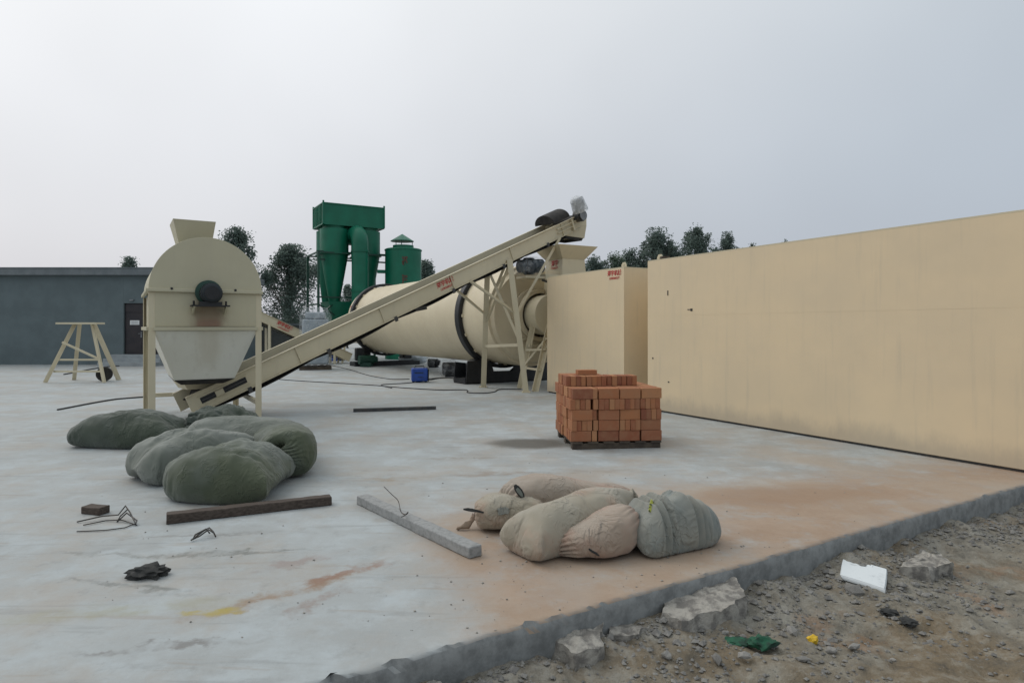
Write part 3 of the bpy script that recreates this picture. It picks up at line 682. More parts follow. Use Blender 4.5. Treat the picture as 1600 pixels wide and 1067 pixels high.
m.lathe([(-.08, .06), (-.06, .20), (.1, .235), (.25, .25), (.45, .25), (.60, .23), (.72, .24)], c0 + Vector((0, 0, -.01)), c1 - c0, 28, cap=False)
m.v = [p + jit(p, .02, 6) for p in m.v]; m.build('plastic_film', 'plastic_film', mot)
lettering('郑宇', 'sticker_text', 'red_print', fh, frame(fp(-.352, -.05, 3.10), -V, (0, 0, 1), -U), .16)
lettering('13783685577', 'sticker_number', 'red_print', fh, frame(fp(-.362, -.05, 2.99), -V, (0, 0, 1), -U), .06)
for (p, q) in (((.19, 15.85, 0), (.62, 15.95, 2.03)), ((.54, 15.06, 0), (.92, 15.55, 1.55)), ((1.0, 17.4, 0), (1.1, 16.9, 2.0)), ((2.2, 16.4, 0), (1.7, 16.4, 2.0))):
    m = MB(); m.angle(p, q, .12, .012); m.build('leg', 'cream_paint', fh)
for (p, q) in (((.37, 15.88, .95), (.80, 15.36, .98)), ((.30, 15.84, .52), (.68, 15.22, .50)), ((.42, 15.9, 1.05), (1.05, 17.1, 1.1)), ((.80, 15.45, 1.1), (1.7, 16.3, 1.2)), ((.33, 15.86, .60), (.84, 15.45, 1.25))):
    m = MB(); m.bar(p, q, .06, .05); m.build('cross_brace', 'cream_paint', fh)
m = MB(); m.bar(fp(-.85, -.25, 2.66), fp(-.45, -.45, 2.52), .05, .04); m.build('hanger_rod', 'black_steel', fh)

# ================================================================== MAIN BELT CONVEYOR
class Conv:
    def __init__(s, T, D, W=.35): s.T = Vector(T); s.D = Vector(D).normalized(); s.len = Vector(D).length; s.Lr = s.D.cross(Vector((0, 0, 1))).normalized(); s.N = s.Lr.cross(s.D)
    def p(s, a, l, n): return s.T + s.D * a + s.Lr * l + s.N * n
CV = Conv((-5.4, 10.5, .416), (6.9, 6.2, 3.99))
cv = thing('belt_conveyor', 'long cream belt conveyor rising from the domed mixer to the drum', 'conveyor', (-5.4, 10.5, 0), math.atan2(6.2, 6.9))
LC = CV.len
def side(C, root, l0, a0, a1, h, mat):
    sgn = 1 if l0 > 0 else -1; m = MB()
    prof = [(0, 0), (.055, 0), (.055, -.012), (.008, -.012), (.008, -h + .012), (.055, -h + .012), (.055, -h), (0, -h)]
    A = [C.p(a0, l0 + sgn * x, y) for x, y in prof]; B = [C.p(a1, l0 + sgn * x, y) for x, y in prof]; k = len(prof)
    m.add(A + B, [tuple(range(k)), tuple(range(2 * k - 1, k - 1, -1))] + [(i, k + i, k + (i + 1) % k, (i + 1) % k) for i in range(k)])
    return m.build('side_channel', mat, root)
side(CV, cv, .35, -.05, LC - .15, .33, 'cream_paint'); side(CV, cv, -.35, -.05, LC - .15, .33, 'cream_paint')
def belt(C, a0, a1, n0, sag, w, seg=60):
    m = MB(); th = .014
    for i in range(seg + 1):
        a = a0 + (a1 - a0) * i / seg; s = sag * abs(math.sin(math.pi * i / seg * 5.0)) ** 1.0
        m.v += [C.p(a, -w, n0 - s), C.p(a, w, n0 - s), C.p(a, w, n0 - s - th), C.p(a, -w, n0 - s - th)]
    m.f = [(i * 4 + j, i * 4 + 4 + j, i * 4 + 4 + (j + 1) % 4, i * 4 + (j + 1) % 4) for i in range(seg) for j in range(4)]
    return m
belt(CV, .05, LC - .1, -.15, 0, .33).build('carrying_belt', 'black_rubber', cv)
belt(CV, .25, LC - .35, -.36, .05, .33).build('return_belt', 'black_rubber', cv)
for i in range(6):
    a = .9 + i * 1.55; m = MB(); m.cyl(CV.p(a, -.34, -.345), CV.p(a, .34, -.345), .03, 14)
    m.bar(CV.p(a, .40, -.30), CV.p(a, .40, -.40), .07, .015, up=CV.Lr); m.build('return_roller', 'dark_steel', cv)
for i in range(5):
    a = 1.9 + i * 1.85; m = MB(); m.bar(CV.p(a, .366, -.014), CV.p(a, .366, -.316), .02, .035, up=CV.Lr); m.build('stiffener', 'cream_paint', cv)
for a in (4.55,):
    m = MB(); m.bar(CV.p(a - .05, .37, -.36), CV.p(a + .22, .37, -.42), .05, .07); m.build('roller_bracket', 'black_rubber', cv)
# tail end: take-up slots, screw and foot
m = MB(); m.bar(CV.p(.10, .362, -.09), CV.p(.95, .362, -.09), .012, .035, up=CV.Lr); m.bar(CV.p(.10, .362, -.24), CV.p(.95, .362, -.24), .012, .035, up=CV.Lr); m.build('takeup_rail', 'cream_paint', cv)
m = MB(); m.bar(CV.p(.14, .36, -.165), CV.p(.92, .36, -.165), .006, .10, up=CV.N); m.build('takeup_slot', 'black_steel', cv)
m = MB(); c = CV.p(.45, .36, -.165); m.box(c, (.14, .05, .10), frame((0, 0, 0), CV.D, CV.Lr, CV.N).to_3x3()); m.build('bearing_block', 'cream_paint', cv, bevel=.01)
m = MB(); m.cyl(CV.p(.15, .37, -.165), CV.p(.9, .37, -.165), .012, 8); m.build('takeup_screw', 'dark_steel', cv)
m = MB(); m.cyl(CV.p(.3, -.32, -.18), CV.p(.3, .32, -.18), .14, 24); m.build('tail_pulley', 'black_rubber', cv)
m = MB(); m.bar(CV.p(.02, .38, -.30), Vector((CV.p(.02, .38, 0).x, CV.p(.02, .38, 0).y, 0)), .08, .08)
q = CV.p(.02, .38, 0); q2 = CV.p(.75, .38, 0); m.bar((q.x + .05, q.y + .045, .10), (q2.x, q2.y, .10), .06, .09)
m.build('tail_frame', 'cream_paint', cv)
def inlet_quad(z, hx, hy): 
    c = Vector((-5.22, 10.72, z)); a = CV.Lr; b = Vector((0, 0, 1)).cross(a)
    return [c - b * hx - a * hy * -1 * -1, c + b * hx - a * hy, c + b * hx + a * hy, c - b * hx + a * hy]
m = MB(); m.shell(inlet_quad(.50, .25, .27), inlet_quad(.69, .36, .33)); m.build('inlet_funnel', 'cream_paint', cv)
# head end
hx = LC - .12
m = MB(); m.cyl(CV.p(hx - .05, -.33, -.16), CV.p(hx - .05, .33, -.16), .19, 28); m.build('head_pulley', 'black_rubber', cv)
m = MB(); hd = CV.p(hx, 0, -.1)
Dh = Vector((CV.D.x, CV.D.y, 0)).normalized(); L_ = CV.Lr; Zv = Vector((0, 0, 1))
def hq(a0, a1, l, z): return [hd + Dh * a0 + L_ * l + Zv * z, hd + Dh * a1 + L_ * l + Zv * z, hd + Dh * a1 - L_ * l + Zv * z, hd + Dh * a0 - L_ * l + Zv * z]
m.shell(hq(-.42, .27, .33, -.46), hq(-.50, .30, .37, -.16)); m.shell(hq(-.20, .302, .372, -.158), hq(.06, .302, .372, .10)); m.build('discharge_chute', 'cream_paint', cv)
m = MB(); m.shell(hq(-.40, .20, .30, -.53), hq(-.42, .25, .325, -.44)); m.build('chute_skirt', 'black_rubber', cv)
# curved black rain cover on the top strand
m = MB(); pts = []
seg = 14
for i in range(seg + 1):
    a = math.pi * i / seg; pts.append((.34 * math.cos(a), .05 + .24 * math.sin(a)))
m.prism([CV.p(LC - .98, x, y) for x, y in pts], CV.D * .62); m.build('rain_cover', 'black_rubber', cv, bevel=.01)
# gearmotor wrapped in film at the head shaft
g0 = CV.p(hx - .02, .48, -.02)
m = MB(); m.cyl(g0 - L_ * .14, g0 + L_ * .06, .15, 24); m.cyl(g0 + L_ * .06, g0 + L_ * .10, .11, 20); m.build('gearbox', 'dark_steel', cv)
m = MB(); m.lathe([(0, .06), (0, .125), (.012, .125), (.012, .06)], g0 + L_ * .102, L_, 24); m.build('output_flange', 'grey_steel', cv)
mt0 = g0 + Vector((0, 0, .12)); mdir = (Zv * .88 - Dh * .42).normalized()
m = MB(); m.lathe([(0, .12), (.08, .12), (.09, .14), (.26, .14), (.27, .12), (.31, .12)], mt0, mdir, 22)
for i in range(5): m.lathe([(.10 + .032 * i, .13), (.105 + .032 * i, .158), (.115 + .032 * i, .158), (.12 + .032 * i, .13)], mt0, mdir, 18, cap=False)
gm = m.build('head_motor', 'grey_steel', cv)
m = MB(); m.lathe([(-.02, .19), (.04, .20), (.12, .19), (.2, .185), (.28, .18), (.35, .15), (.37, .03)], mt0, mdir, 24, cap=False); m.v = [p + jit(p, .03, 5, 3) for p in m.v]; m.build('plastic_film', 'thick_film', gm)
m = MB(); m.bar(CV.p(LC - 1.0, .39, -.10), CV.p(LC - .25, .39, -.10), .02, .05, up=CV.Lr); m.bar(CV.p(LC - 1.0, .39, -.20), CV.p(LC - .25, .39, -.20), .02, .04, up=CV.Lr); m.bar(CV.p(LC - .42, .40, -.03), CV.p(LC - .42, .40, -.30), .05, .06, up=CV.Lr)
m.build('motor_mount', 'cream_paint', cv)
# trestle under the upper part
A1, A2 = Vector((.327, 14.91, 0)), Vector((-.727, 16.19, 0))
B1 = CV.p(LC * .725, .40, -.26); B2 = CV.p(LC * .725, -.40, -.26)
for p, q in ((A1, B1), (A2, B2)):
    m = MB(); m.angle(p, q, .13, .012); m.box(p + Vector((0, 0, .01)), (.2, .2, .02)); m.build('leg', 'cream_paint', cv)
def lerp(p, q, t): return p + (q - p) * t
br = [(CV.p(LC * .60, .40, -.31), lerp(A1, B1, .60)), (CV.p(LC * .60, -.40, -.31), lerp(A2, B2, .60)), (lerp(A1, B1, .40), lerp(A2, B2, .97)), (lerp(A2, B2, .52), lerp(A1, B1, .99)),
      (CV.p(LC * .90, .40, -.31), lerp(A1, B1, .60)), (CV.p(LC * .80, -.40, -.31), lerp(A2, B2, .62)), (lerp(A1, B1, .36), lerp(A2, B2, .34))]
for p, q in br:
    m = MB(); m.angle(p, q, .07, .008); m.build('brace', 'cream_paint', cv)
sticker(cv, CV.p(LC * .538, .362, -.155), CV.D, CV.N, CV.Lr, .125)

# ================================================================== DOMED MIXER / HOPPER MACHINE ON LEGS
ALM = R(31.5); FL = Vector((-5.283, 9.333, 0))
mx = thing('domed_mixer', 'cream domed mixer with flared top inlet and pyramid bottom on tall legs', 'mixer', tuple(FL), ALM)
WM, DM = 1.563, 2.4     # local frame: x across the front, y back
Z1, Z2 = 2.065, 1.485
def dome(y0, y1, r, name, mat, seg=40):
    m = LB(); c = WM / 2
    poly = [(c + r * math.cos(math.pi * i / seg), y0, Z1 + r * math.sin(math.pi * i / seg) * 1.03) for i in range(seg + 1)]
    m.prism(poly, (0, y1 - y0, 0)); return m.build(name, mat, mx, bevel=.004)
dome(0.03, DM - .03, WM / 2 - .01, 'dome_cover', 'hopper_paint')
dome(0.0, 0.024, WM / 2 - .002, 'dome_front', 'hopper_paint')
m = LB(); m.box((WM / 2, DM / 2, (Z1 + Z2) / 2 + .0), (WM - .10, DM - .06, Z1 - Z2 - .06)); m.build('trough', 'hopper_paint', mx)
m = LB(); m.box((WM / 2, .018, (Z1 + Z2) / 2), (WM - .17, .02, Z1 - Z2 - .07)); pf = m.build('front_panel', 'stained_paint', mx)
for z, hgt in ((Z1 - .012, .05), (Z2, .055)):
    m = LB(); m.box((WM / 2, -.012, z), (WM + .02 if hgt < .052 else WM - .13, .05, hgt)); m.build('flange', 'hopper_paint', mx, bevel=.006)
    m = LB(); m.box((-.005, DM / 2, z), (.045, DM - .1, hgt)); m.build('flange', 'hopper_paint', mx, bevel=.006)
    m = LB(); m.box((WM + .005, DM / 2, z), (.045, DM - .1, hgt)); m.build('flange', 'hopper_paint', mx, bevel=.006)
for x in (.30, 1.17):
    m = LB(); m.cyl((x, -.045, Z1 + .012), (x, .0, Z1 + .012), .018, 10); m.build('bolt', 'black_steel', mx)
# pyramid discharge
lo = [(.36, .40, .69), (1.22, .40, .69), (1.22, 1.75, .69), (.36, 1.75, .69)]; hi = [(.07, .012, Z2 - .03), (WM - .07, .012, Z2 - .03), (WM - .07, DM - .05, Z2 - .03), (.07, DM - .05, Z2 - .03)]
m = LB(); m.frust(lo, hi); m.build('discharge_cone', 'ground_lit_paint', mx, bevel=.004)
m = LB(); m.frust([(.46, .46, .615), (1.06, .46, .615), (1.06, 1.6, .615), (.46, 1.6, .615)], [(.355, .39, .688), (1.225, .39, .688), (1.225, 1.76, .688), (.355, 1.76, .688)]); m.build('shadow_skirt', 'black_rubber', mx)  # inward skirt below the cone, its black standing in for shadow
# flared inlet on the crown
tq = lambda x0, x1, y0, y1, z: [(x0, y0, z), (x1, y0, z), (x1, y1, z), (x0, y1, z)]
m = LB(); m.shell(tq(.42, .87, .30, .80, Z1 + .70), tq(.33, .92, .18, .92, Z1 + 1.075)); m.build('inlet_flare', 'hopper_paint', mx)
# legs: angle irons at the four corners
for x, y in ((.02, .02), (WM - .02, .02), (.02, DM - .05), (WM - .02, DM - .05)):
    m = LB(); sx = 1 if x < .5 else -1; sy = 1 if y < .5 else -1
    m.box((x + sx * .03, y, Z1 / 2 - .02), (.085, .012, Z1 - .04)); m.box((x - sx * .012, y + sy * .04, Z1 / 2 - .02), (.012, .085, Z1 - .04)); m.box((x, y + sy * .02, .008), (.18, .18, .016))
    m.build('leg', 'cream_paint', mx)
m = LB(); m.bar((WM - .02, .05, .30), (WM - .02, DM - .08, .30), .05, .07); m.build('leg_tie', 'cream_paint', mx)
m = LB(); m.bar((.05, DM - .05, .30), (WM - .05, DM - .05, .30), .05, .07); m.build('leg_tie', 'cream_paint', mx)
# motor with pulley guard on a bracket shelf
cx, cz = .80, 2.03
m = LB(); m.lathe([(0, .185), (.05, .185), (.055, .17)], (cx - .01, -.03, cz), (0, -1, 0), 32); m.build('pulley_guard', 'dark_green', mx)
m = LB(); m.lathe([(.0, .15), (.20, .15), (.21, .13), (.26, .13), (.27, .115)], (cx + .01, -.08, cz - .02), (0, -1, 0), 30); mo = m.build('motor_body', 'dark_motor', mx)
m = LB(); m.lathe([(.272, .02), (.275, .10), (.285, .10), (.285, .02)], (cx + .01, -.08, cz - .02), (0, -1, 0), 24); m.build('fan_cover', 'black_steel', mo)
for i in range(14):
    m = LB(); a = math.pi * (i / 13) ; m.bar((cx + .01 + .15 * math.cos(a), -.09, cz - .02 + .15 * math.sin(a)), (cx + .01 + .15 * math.cos(a), -.27, cz - .02 + .15 * math.sin(a)), .008, .016); m.build('cooling_fin', 'dark_motor', mo)
m = LB(); m.box((cx, -.18, cz - .17), (.30, .24, .05)); m.box((cx, -.16, cz - .205), (.52, .28, .02)); m.build('motor_base', 'black_steel', mx)
for x in (cx - .22, cx + .22):
    m = LB(); m.cyl((x, -.16, cz - .24), (x, -.16, cz - .13), .014, 8); m.build('bolt', 'black_steel', mx)
    m = LB(); m.prism([(x - .01, -.01, cz - .216), (x - .01, -.28, cz - .216), (x - .01, -.01, cz - .34)], (.02, 0, 0)); m.build('bracket', 'hopper_paint', mx)

# ================================================================== CYCLONE DUST COLLECTOR
CB = R(30); CO = Vector((-8.81, 30.0, 0))
cy = thing('cyclone_collector', 'tall green twin cyclone dust collector with curved duct behind the drum', 'dust collector', tuple(CO), CB)
CW, CD = 2.94, 2.0; ZT, ZB = 7.34, 6.36
m = LB(); m.box((CW / 2, CD / 2, (ZT + ZB) / 2), (CW, CD, ZT - ZB)); m.build('outlet_box', 'green_paint', cy, bevel=.01)
m = LB()
for x in (0, CW):
    for y in (0, CD): m.box((x, y, (ZT + ZB) / 2 + .06), (.07, .07, ZT - ZB + .10))
for z in (ZB, ZT): 
    for y in (-.01, CD + .01): m.box((CW / 2, y, z), (CW - .08, .05, .05))
    for x in (-.01, CW + .01): m.box((x, CD / 2, z), (.05, CD - .08, .05))
m.build('box_frame', 'green_paint', cy)
for k in range(6):
    m = LB(); m.bar((-.015, .25 + .28 * k, ZB + .06), (-.015, .25 + .28 * k, ZT - .06), .03, .04); m.build('side_rib', 'green_paint', cy)
def cyclone(x, y, r, name):
    m = LB(); m.lathe([(0, r), (1.15, r)], (x, y, 5.05), (0, 0, 1), 32); c = m.build(name, 'green_paint', cy)
    m = LB(); m.lathe([(0, r * .82), (.35, r * .82)], (x, y, 6.1), (0, 0, 1), 28); m.build('outlet_pipe', 'green_paint', c)
    m = LB(); m.lathe([(0, .20), (2.6, r * .98)], (x, y, 2.42), (0, 0, 1), 32); m.build('cone', 'green_paint', c)
    m = LB(); m.lathe([(0, r + .01), (.0, r + .07), (.05, r + .07), (.05, r + .01)], (x, y, 5.0), (0, 0, 1), 32, cap=False); m.build('flange', 'green_paint', c)
cyclone(.66, .58, .67, 'cyclone_body'); cyclone(2.25, .62, .66, 'cyclone_body'); cyclone(.55, 1.55, .50, 'cyclone_body'); cyclone(2.30, 1.60, .52, 'cyclone_body')
m = LB(); m.frust([(.9, .5, 1.0), (1.6, .5, 1.0), (1.6, 1.3, 1.0), (.9, 1.3, 1.0)], [(.30, .25, 2.75), (2.5, .25, 2.75), (2.5, 1.9, 2.75), (.30, 1.9, 2.75)]); m.build('dust_hopper', 'green_paint', cy)
m = LB(); m.box((1.5, .7, 5.95), (.8, .7, .8)); m.build('inlet_box', 'green_paint', cy, bevel=.02)
# big curved duct
m = LB(); pts = [(1.25, .35, 6.02)]; r0 = .55; ctr = Vector((1.55, -.25, 5.65))
pts = [(1.50, .40, 5.98), (1.55, .1, 5.99)] + [(1.56 + .0 * t, -.05 - .55 * math.sin(t), 5.44 + .55 * math.cos(t)) for t in [i * math.pi / 2 / 9 for i in range(10)]] + [(1.56, -.60, 4.6), (1.56, -.60, 1.6)]
m.tube(pts, .385, 30); du = m.build('duct', 'green_paint', cy, smooth=50)
for z in (5.05, 3.2):
    m = LB(); m.lathe([(0, .39), (0, .425), (.05, .425), (.05, .39)], (1.56, -.60, z), (0, 0, 1), 30, cap=False); m.build('flange', 'green_paint', du)
for p in ((-.25, -.1), (-.25, 2.1), (CW + .2, -.1), (CW + .2, 2.1)):
    m = LB(); m.bar((p[0], p[1], 0), (p[0], p[1], 5.0), .10, .10); m.build('support_post', 'dark_green', cy)
for z, y in ((5.02, -.1), (5.02, 2.1), (4.72, .3), (5.1, .3), (2.95, .3)):
    m = LB(); m.bar((-.25, y, z), (CW + .2, y, z), .07, .07); m.build('cross_beam', 'dark_green', cy)
for z in (5.02, 2.6):
    m = LB(); m.bar((-.25, -.1, z), (-.25, 2.1, z), .07, .07); m.build('cross_beam', 'dark_green', cy)
for p, q in (((-.25, -.1, 2.6), (.6, .3, 2.1)), ((-.25, -.1, 2.0), (.5, .3, 2.6)), ((-.1, .0, 1.9), (.7, .2, 1.2))):
    m = LB(); m.bar(p, q, .06, .06); m.build('diagonal_brace', 'dark_green', cy)

# green scrubber tank
SO = Vector((-5.28, 31.2, 0))
tk = thing('scrubber_tank', 'round green tank with conical rain cap beside the dust collector', 'tank', tuple(SO), 0)
m = LB(); m.lathe([(0, .87), (5.28, .87), (5.30, .85), (5.36, .5)], (0, 0, 0), (0, 0, 1), 48); m.build('tank_body', 'green_paint', tk, smooth=30)
m = LB(); m.lathe([(0, .87), (0, .90), (.05, .90), (.05, .87)], (0, 0, 5.22), (0, 0, 1), 48, cap=False); m.build('top_rim', 'green_paint', tk)
m = LB(); m.lathe([(0, .50), (.18, .50), (.18, .47)], (0, 0, 5.30), (0, 0, 1), 36); m.build('vent_neck', 'green_paint', tk)
m = LB(); m.lathe([(0, .56), (.02, .56), (.36, .02)], (-.05, 0, 5.68), (0, 0, 1), 36); m.build('rain_cap', 'green_paint', tk)
for i in range(3):
    a = 2.1 * i + .5; m = LB(); m.cyl((.46 * math.cos(a), .46 * math.sin(a), 5.40), (.46 * math.cos(a), .46 * math.sin(a), 5.70), .018, 8); m.build('cap_strut', 'dark_green', tk)
m = LB(); m.bar((-1.2, -.3, 4.2), (-.8, -.2, 4.2), .16, .16); m.build('connecting_pipe', 'green_paint', tk)
for i, ch in enumerate('郑宇'):
    M = ROOTM[tk.name] @ frame((.15 * .9, -.868, 4.62 - .86 * i), (1, -.1, 0), (0, 0, 1), (.1, -1, 0)); lettering(ch, 'painted_character', 'dull_red_print', tk, M, .46)

# ================================================================== SECOND CONVEYOR BEHIND
C2 = Conv((-6.9, 27.4, .40), (-5.0, -3.04, 2.77))
c2 = thing('belt_conveyor', 'smaller cream conveyor sloping down behind the mixer towards the drum', 'conveyor', (-6.9, 27.4, 0), math.atan2(-3.04, -5.0))
side(C2, c2, .32, 0, C2.len, .36, 'cream_paint'); side(C2, c2, -.32, 0, C2.len, .36, 'cream_paint')
belt(C2, .05, C2.len - .1, -.03, 0, .30).build('carrying_belt', 'black_rubber', c2); belt(C2, .2, C2.len - .2, -.40, .05, .30).build('return_belt', 'black_rubber', c2)
for a in (.7, 3.55, 5.4):
    for e in (-.34, .34):
        q = C2.p(a, e, -.3); m = MB(); m.bar((q.x, q.y, 0), q, .09, .09); m.build('leg', 'cream_paint', c2)
for e in (-.3, .3):
    q = C2.p(.25, e, -.2); m = MB(); m.bar((q.x - .12, q.y, 0), (q.x + .05, q.y, 1.1), .07, .07); m.build('leg', 'cream_paint', c2)
sgn = 1 if C2.Lr.y < 0 else -1
sticker(c2, C2.p(3.0, sgn * .36, -.17), -C2.D, C2.N, C2.Lr * sgn, .17)

# ================================================================== BUILDING, SHED, OTHER BACKGROUND
bd = thing('site_office', 'low grey rendered building with flat roof and dark double door', 'building', (-22, 26.2, 0), 0)
dx0, dx1 = -15.84, -14.25     # door opening
def blk(x0, x1, y0, y1, z0, z1): m = MB(); m.frust([(x0, y0, z0), (x1, y0, z0), (x1, y1, z0), (x0, y1, z0)], [(x0, y0, z1), (x1, y0, z1), (x1, y1, z1), (x0, y1, z1)]); return m
blk(-30, dx0, 26.2, 26.45, 0, 3.62).build('front_wall', 'wall_render', bd); blk(dx1, -12.6, 26.2, 26.45, 0, 3.62).build('front_wall', 'wall_render', bd)
blk(dx0 + .001, dx1 - .001, 26.203, 26.45, 2.50, 3.618).build('front_wall', 'wall_render', bd)
blk(-12.85, -12.601, 26.452, 32, 0, 3.62).build('side_wall', 'wall_render', bd); blk(-29.9, -12.9, 31.7, 32, 0, 3.6).build('rear_wall', 'wall_render', bd)
blk(-30.2, -12.4, 25.95, 32.2, 3.622, 3.90).build('roof_slab', 'roof_fascia', bd, bevel=.02)
blk(-30.2, -12.4, 25.93, 26.02, 3.90, 3.94).build('roof_coping', 'roof_fascia', bd)
dr_ = blk(dx0, dx1, 26.30, 26.34, .42, 2.5).build('door_frame', 'door_metal', bd)
xm = (dx0 + dx1) / 2
for x0, x1, hx_ in ((dx0 + .05, xm - .01, xm - .10), (xm + .01, dx1 - .05, xm + .10)):
    lf = blk(x0, x1, 26.27, 26.298, .45, 2.10).build('door_leaf', 'door_metal', bd)
    for z0, z1 in ((.55, .95), (1.05, 1.38)): blk(x0 + .09, x1 - .09, 26.262, 26.2695, z0, z1).build('door_panel', 'door_metal', lf)
    m = MB(); m.box((hx_, 26.255, 1.22), (.05, .02, .24)); m.bar((hx_, 26.235, 1.26), (hx_ + (.12 if hx_ > xm else -.12), 26.235, 1.26), .02, .025); m.build('door_handle', 'grey_steel', lf)
    m = blk((x0 + x1) / 2 - .19, (x0 + x1) / 2 + .19, 26.262, 26.268, 1.62, 1.80); nt_ = m.build('notice', 'paper', lf)
    for k in range(2): blk((x0 + x1) / 2 - .14, (x0 + x1) / 2 + .14, 26.2595, 26.2615, 1.66 + .06 * k, 1.68 + .06 * k).build('notice_line', 'grey_print', nt_)
blk(dx0 + .05, dx1 - .05, 26.27, 26.298, 2.14, 2.46).build('transom', 'door_metal', bd)
for i in range(3): blk(dx0 - .3, dx1 + .35, 25.0 + .35 * i, 26.199, .14 * i + (0.0 if i == 0 else .0005), .14 * (i + 1)).build('step', 'step_concrete', bd)
m = MB(); m.box((dx0 + .35, 26.17, 2.62), (.16, .05, .06)); m.build('door_lamp', 'grey_steel', bd)

sh = thing('shed_wall', 'low dark grey wall seen below the small conveyor', 'wall', (-12, 33.0, 0), 0)
blk(-15.0, -9.6, 33.0, 33.2, 0, 1.62).build('wall_body', 'old_shed', sh); blk(-15.05, -9.55, 32.95, 33.25, 1.621, 1.72).build('wall_coping', 'roof_fascia', sh)

# cream steel trestle at the left edge with a dark wheel behind it
tr = thing('steel_trestle', 'cream steel trestle with rungs standing at the far left', 'trestle', (-11.72, 17.6, 0), 0); TS = Vector((-.42, 0, 0))
for p, q in (((-10.72, 17.6, 0), (-11.25, 17.9, 1.62)), ((-10.9, 18.5, 0), (-11.3, 18.0, 1.62)), ((-12.3, 17.5, 0), (-11.75, 17.9, 1.62)), ((-12.2, 18.5, 0), (-11.7, 18.0, 1.62))):
    m = MB(); m.angle(Vector(p) + TS, Vector(q) + TS, .10, .01); m.build('leg', 'cream_paint', tr)
for z in (.30, .62):
    m = MB(); m.bar((-12.67 + z * .3, 17.62 + z * .1, z), (-11.20 - z * .3, 17.66 + z * .1, z), .05, .05); m.build('rung', 'cream_paint', tr)
m = MB(); m.bar((-12.47, 17.75, 1.62), (-11.37, 17.75, 1.62), .4, .05); m.build('top_plate', 'cream_paint', tr)
m = MB(); m.bar((-12.37, 17.68, 1.1), (-11.35, 17.72, .62), .05, .05); m.build('brace', 'cream_paint', tr)
m = MB(); m.lathe([(-.06, .12), (-.08, .2), (.08, .2), (.06, .12)], (-11.45, 18.05, .2), (.5, -1, 0), 24); tag(m.build('hand_cart_wheel', 'black_rubber'), 'small black rubber wheel lying under the cream trestle', 'wheel')

# film-wrapped machine on a pallet
wm = thing('wrapped_machine', 'grey machine wrapped in clear plastic film standing on a pallet', 'wrapped machine', (-7.1, 23.2, 0), R(18))
m = LB(); m.box((0, 0, 1.0), (.9, .84, 1.6)); m.box((0.0, 0, 1.93), (.7, .7, .25)); m.build('machine_body', 'wrapped_grey', wm, bevel=.05)
m = LB(); nr = 34
for k in range(26):
    z = .16 + 2.06 * k / 25; f = 1.0 if k < 22 else 1 - .25 * ((k - 21) / 4) ** 1.7; f *= 1 + .06 * math.exp(-z * 2.5)
    for i in range(nr):
        a = 6.2832 * i / nr; c_, s_ = math.cos(a), math.sin(a); rr = (abs(c_) ** 5 + abs(s_) ** 5) ** (-1 / 5)
        p = Vector((c_ * rr * .55 * f, s_ * rr * .5 * f, z)); m.v.append(p + jit(p, .035, 3.5, 5))
m.f = [(k * nr + i, k * nr + (i + 1) % nr, (k + 1) * nr + (i + 1) % nr, (k + 1) * nr + i) for k in range(25) for i in range(nr)] + [tuple(25 * nr + i for i in range(nr))]
m.build('plastic_film', 'plastic_film', wm, smooth=60)
for y in (-.4, 0, .4):
    m = LB(); m.box((0, y, .06), (1.1, .1, .12)); m.build('pallet_runner', 'pallet_wood', wm)
for i in range(5):
    m = LB(); m.box((-.46 + .23 * i, 0, .131), (.14, .96, .02)); m.build('pallet_board', 'pallet_wood', wm)

m = MB(); m.lathe([(0, .27), (.02, .29), (.28, .285), (.29, .30), (.31, .30), (.32, .285), (.58, .285), (.60, .30), (.62, .30), (.63, .285), (.88, .285), (.90, .27)], (-8.05, 29.2, 0), (0, 0, 1), 28)
tag(m.build('blue_barrel', 'blue_plastic'), 'blue plastic barrel far behind, under the long conveyor', 'barrel')

# welding machine and tangle of cables
we = thing('welding_machine', 'bright blue welding machine on the concrete before the drum', 'welding machine', (-2.55, 17.7, 0), R(12))
m = LB(); m.box((0, 0, .21), (.44, .30, .36)); m.build('case', 'blue_plastic', we, bevel=.03)
m = LB(); m.tube([(-.13, 0, .385), (-.12, 0, .45), (.12, 0, .45), (.13, 0, .385)], .016, 8); m.build('handle', 'dark_steel', we)
m = LB(); m.box((.235, 0, .20), (.03, .29, .34)); m.build('end_grille', 'black_steel', we, bevel=.01)
m = LB(); m.box((-.02, -.152, .27), (.24, .006, .03)); m.box((.02, -.152, .15), (.16, .006, .015)); m.build('front_print', 'motor_blue', we)
for x in (-.17, .17):
    m = LB(); m.box((x, 0, .015), (.05, .26, .03)); m.build('foot', 'black_rubber', we)
def cable(name, pts, r, label, mat='cable_rubber', seg=8, cat='cable', group=None):
    P = [Vector(p) for p in pts]; out = []
    for i in range(len(P) - 1):
        p0, p1, p2, p3 = P[max(i - 1, 0)], P[i], P[i + 1], P[min(i + 2, len(P) - 1)]
        for k in range(seg):
            t = k / seg; out.append(.5 * ((2 * p1) + (p2 - p0) * t + (2 * p0 - 5 * p1 + 4 * p2 - p3) * t * t + (3 * p1 - p0 - 3 * p2 + p3) * t ** 3))
    out.append(P[-1]); m = MB(); m.tube(out, r, 6)
    return tag(m.build(name, mat, smooth=60), label, cat, group)
def g(px, py, z=.0):
    Y = (CAM_H - z) * 1004 / (py - 512); return ((px - 800) / 1004 * Y, Y, z)
cz_ = .012
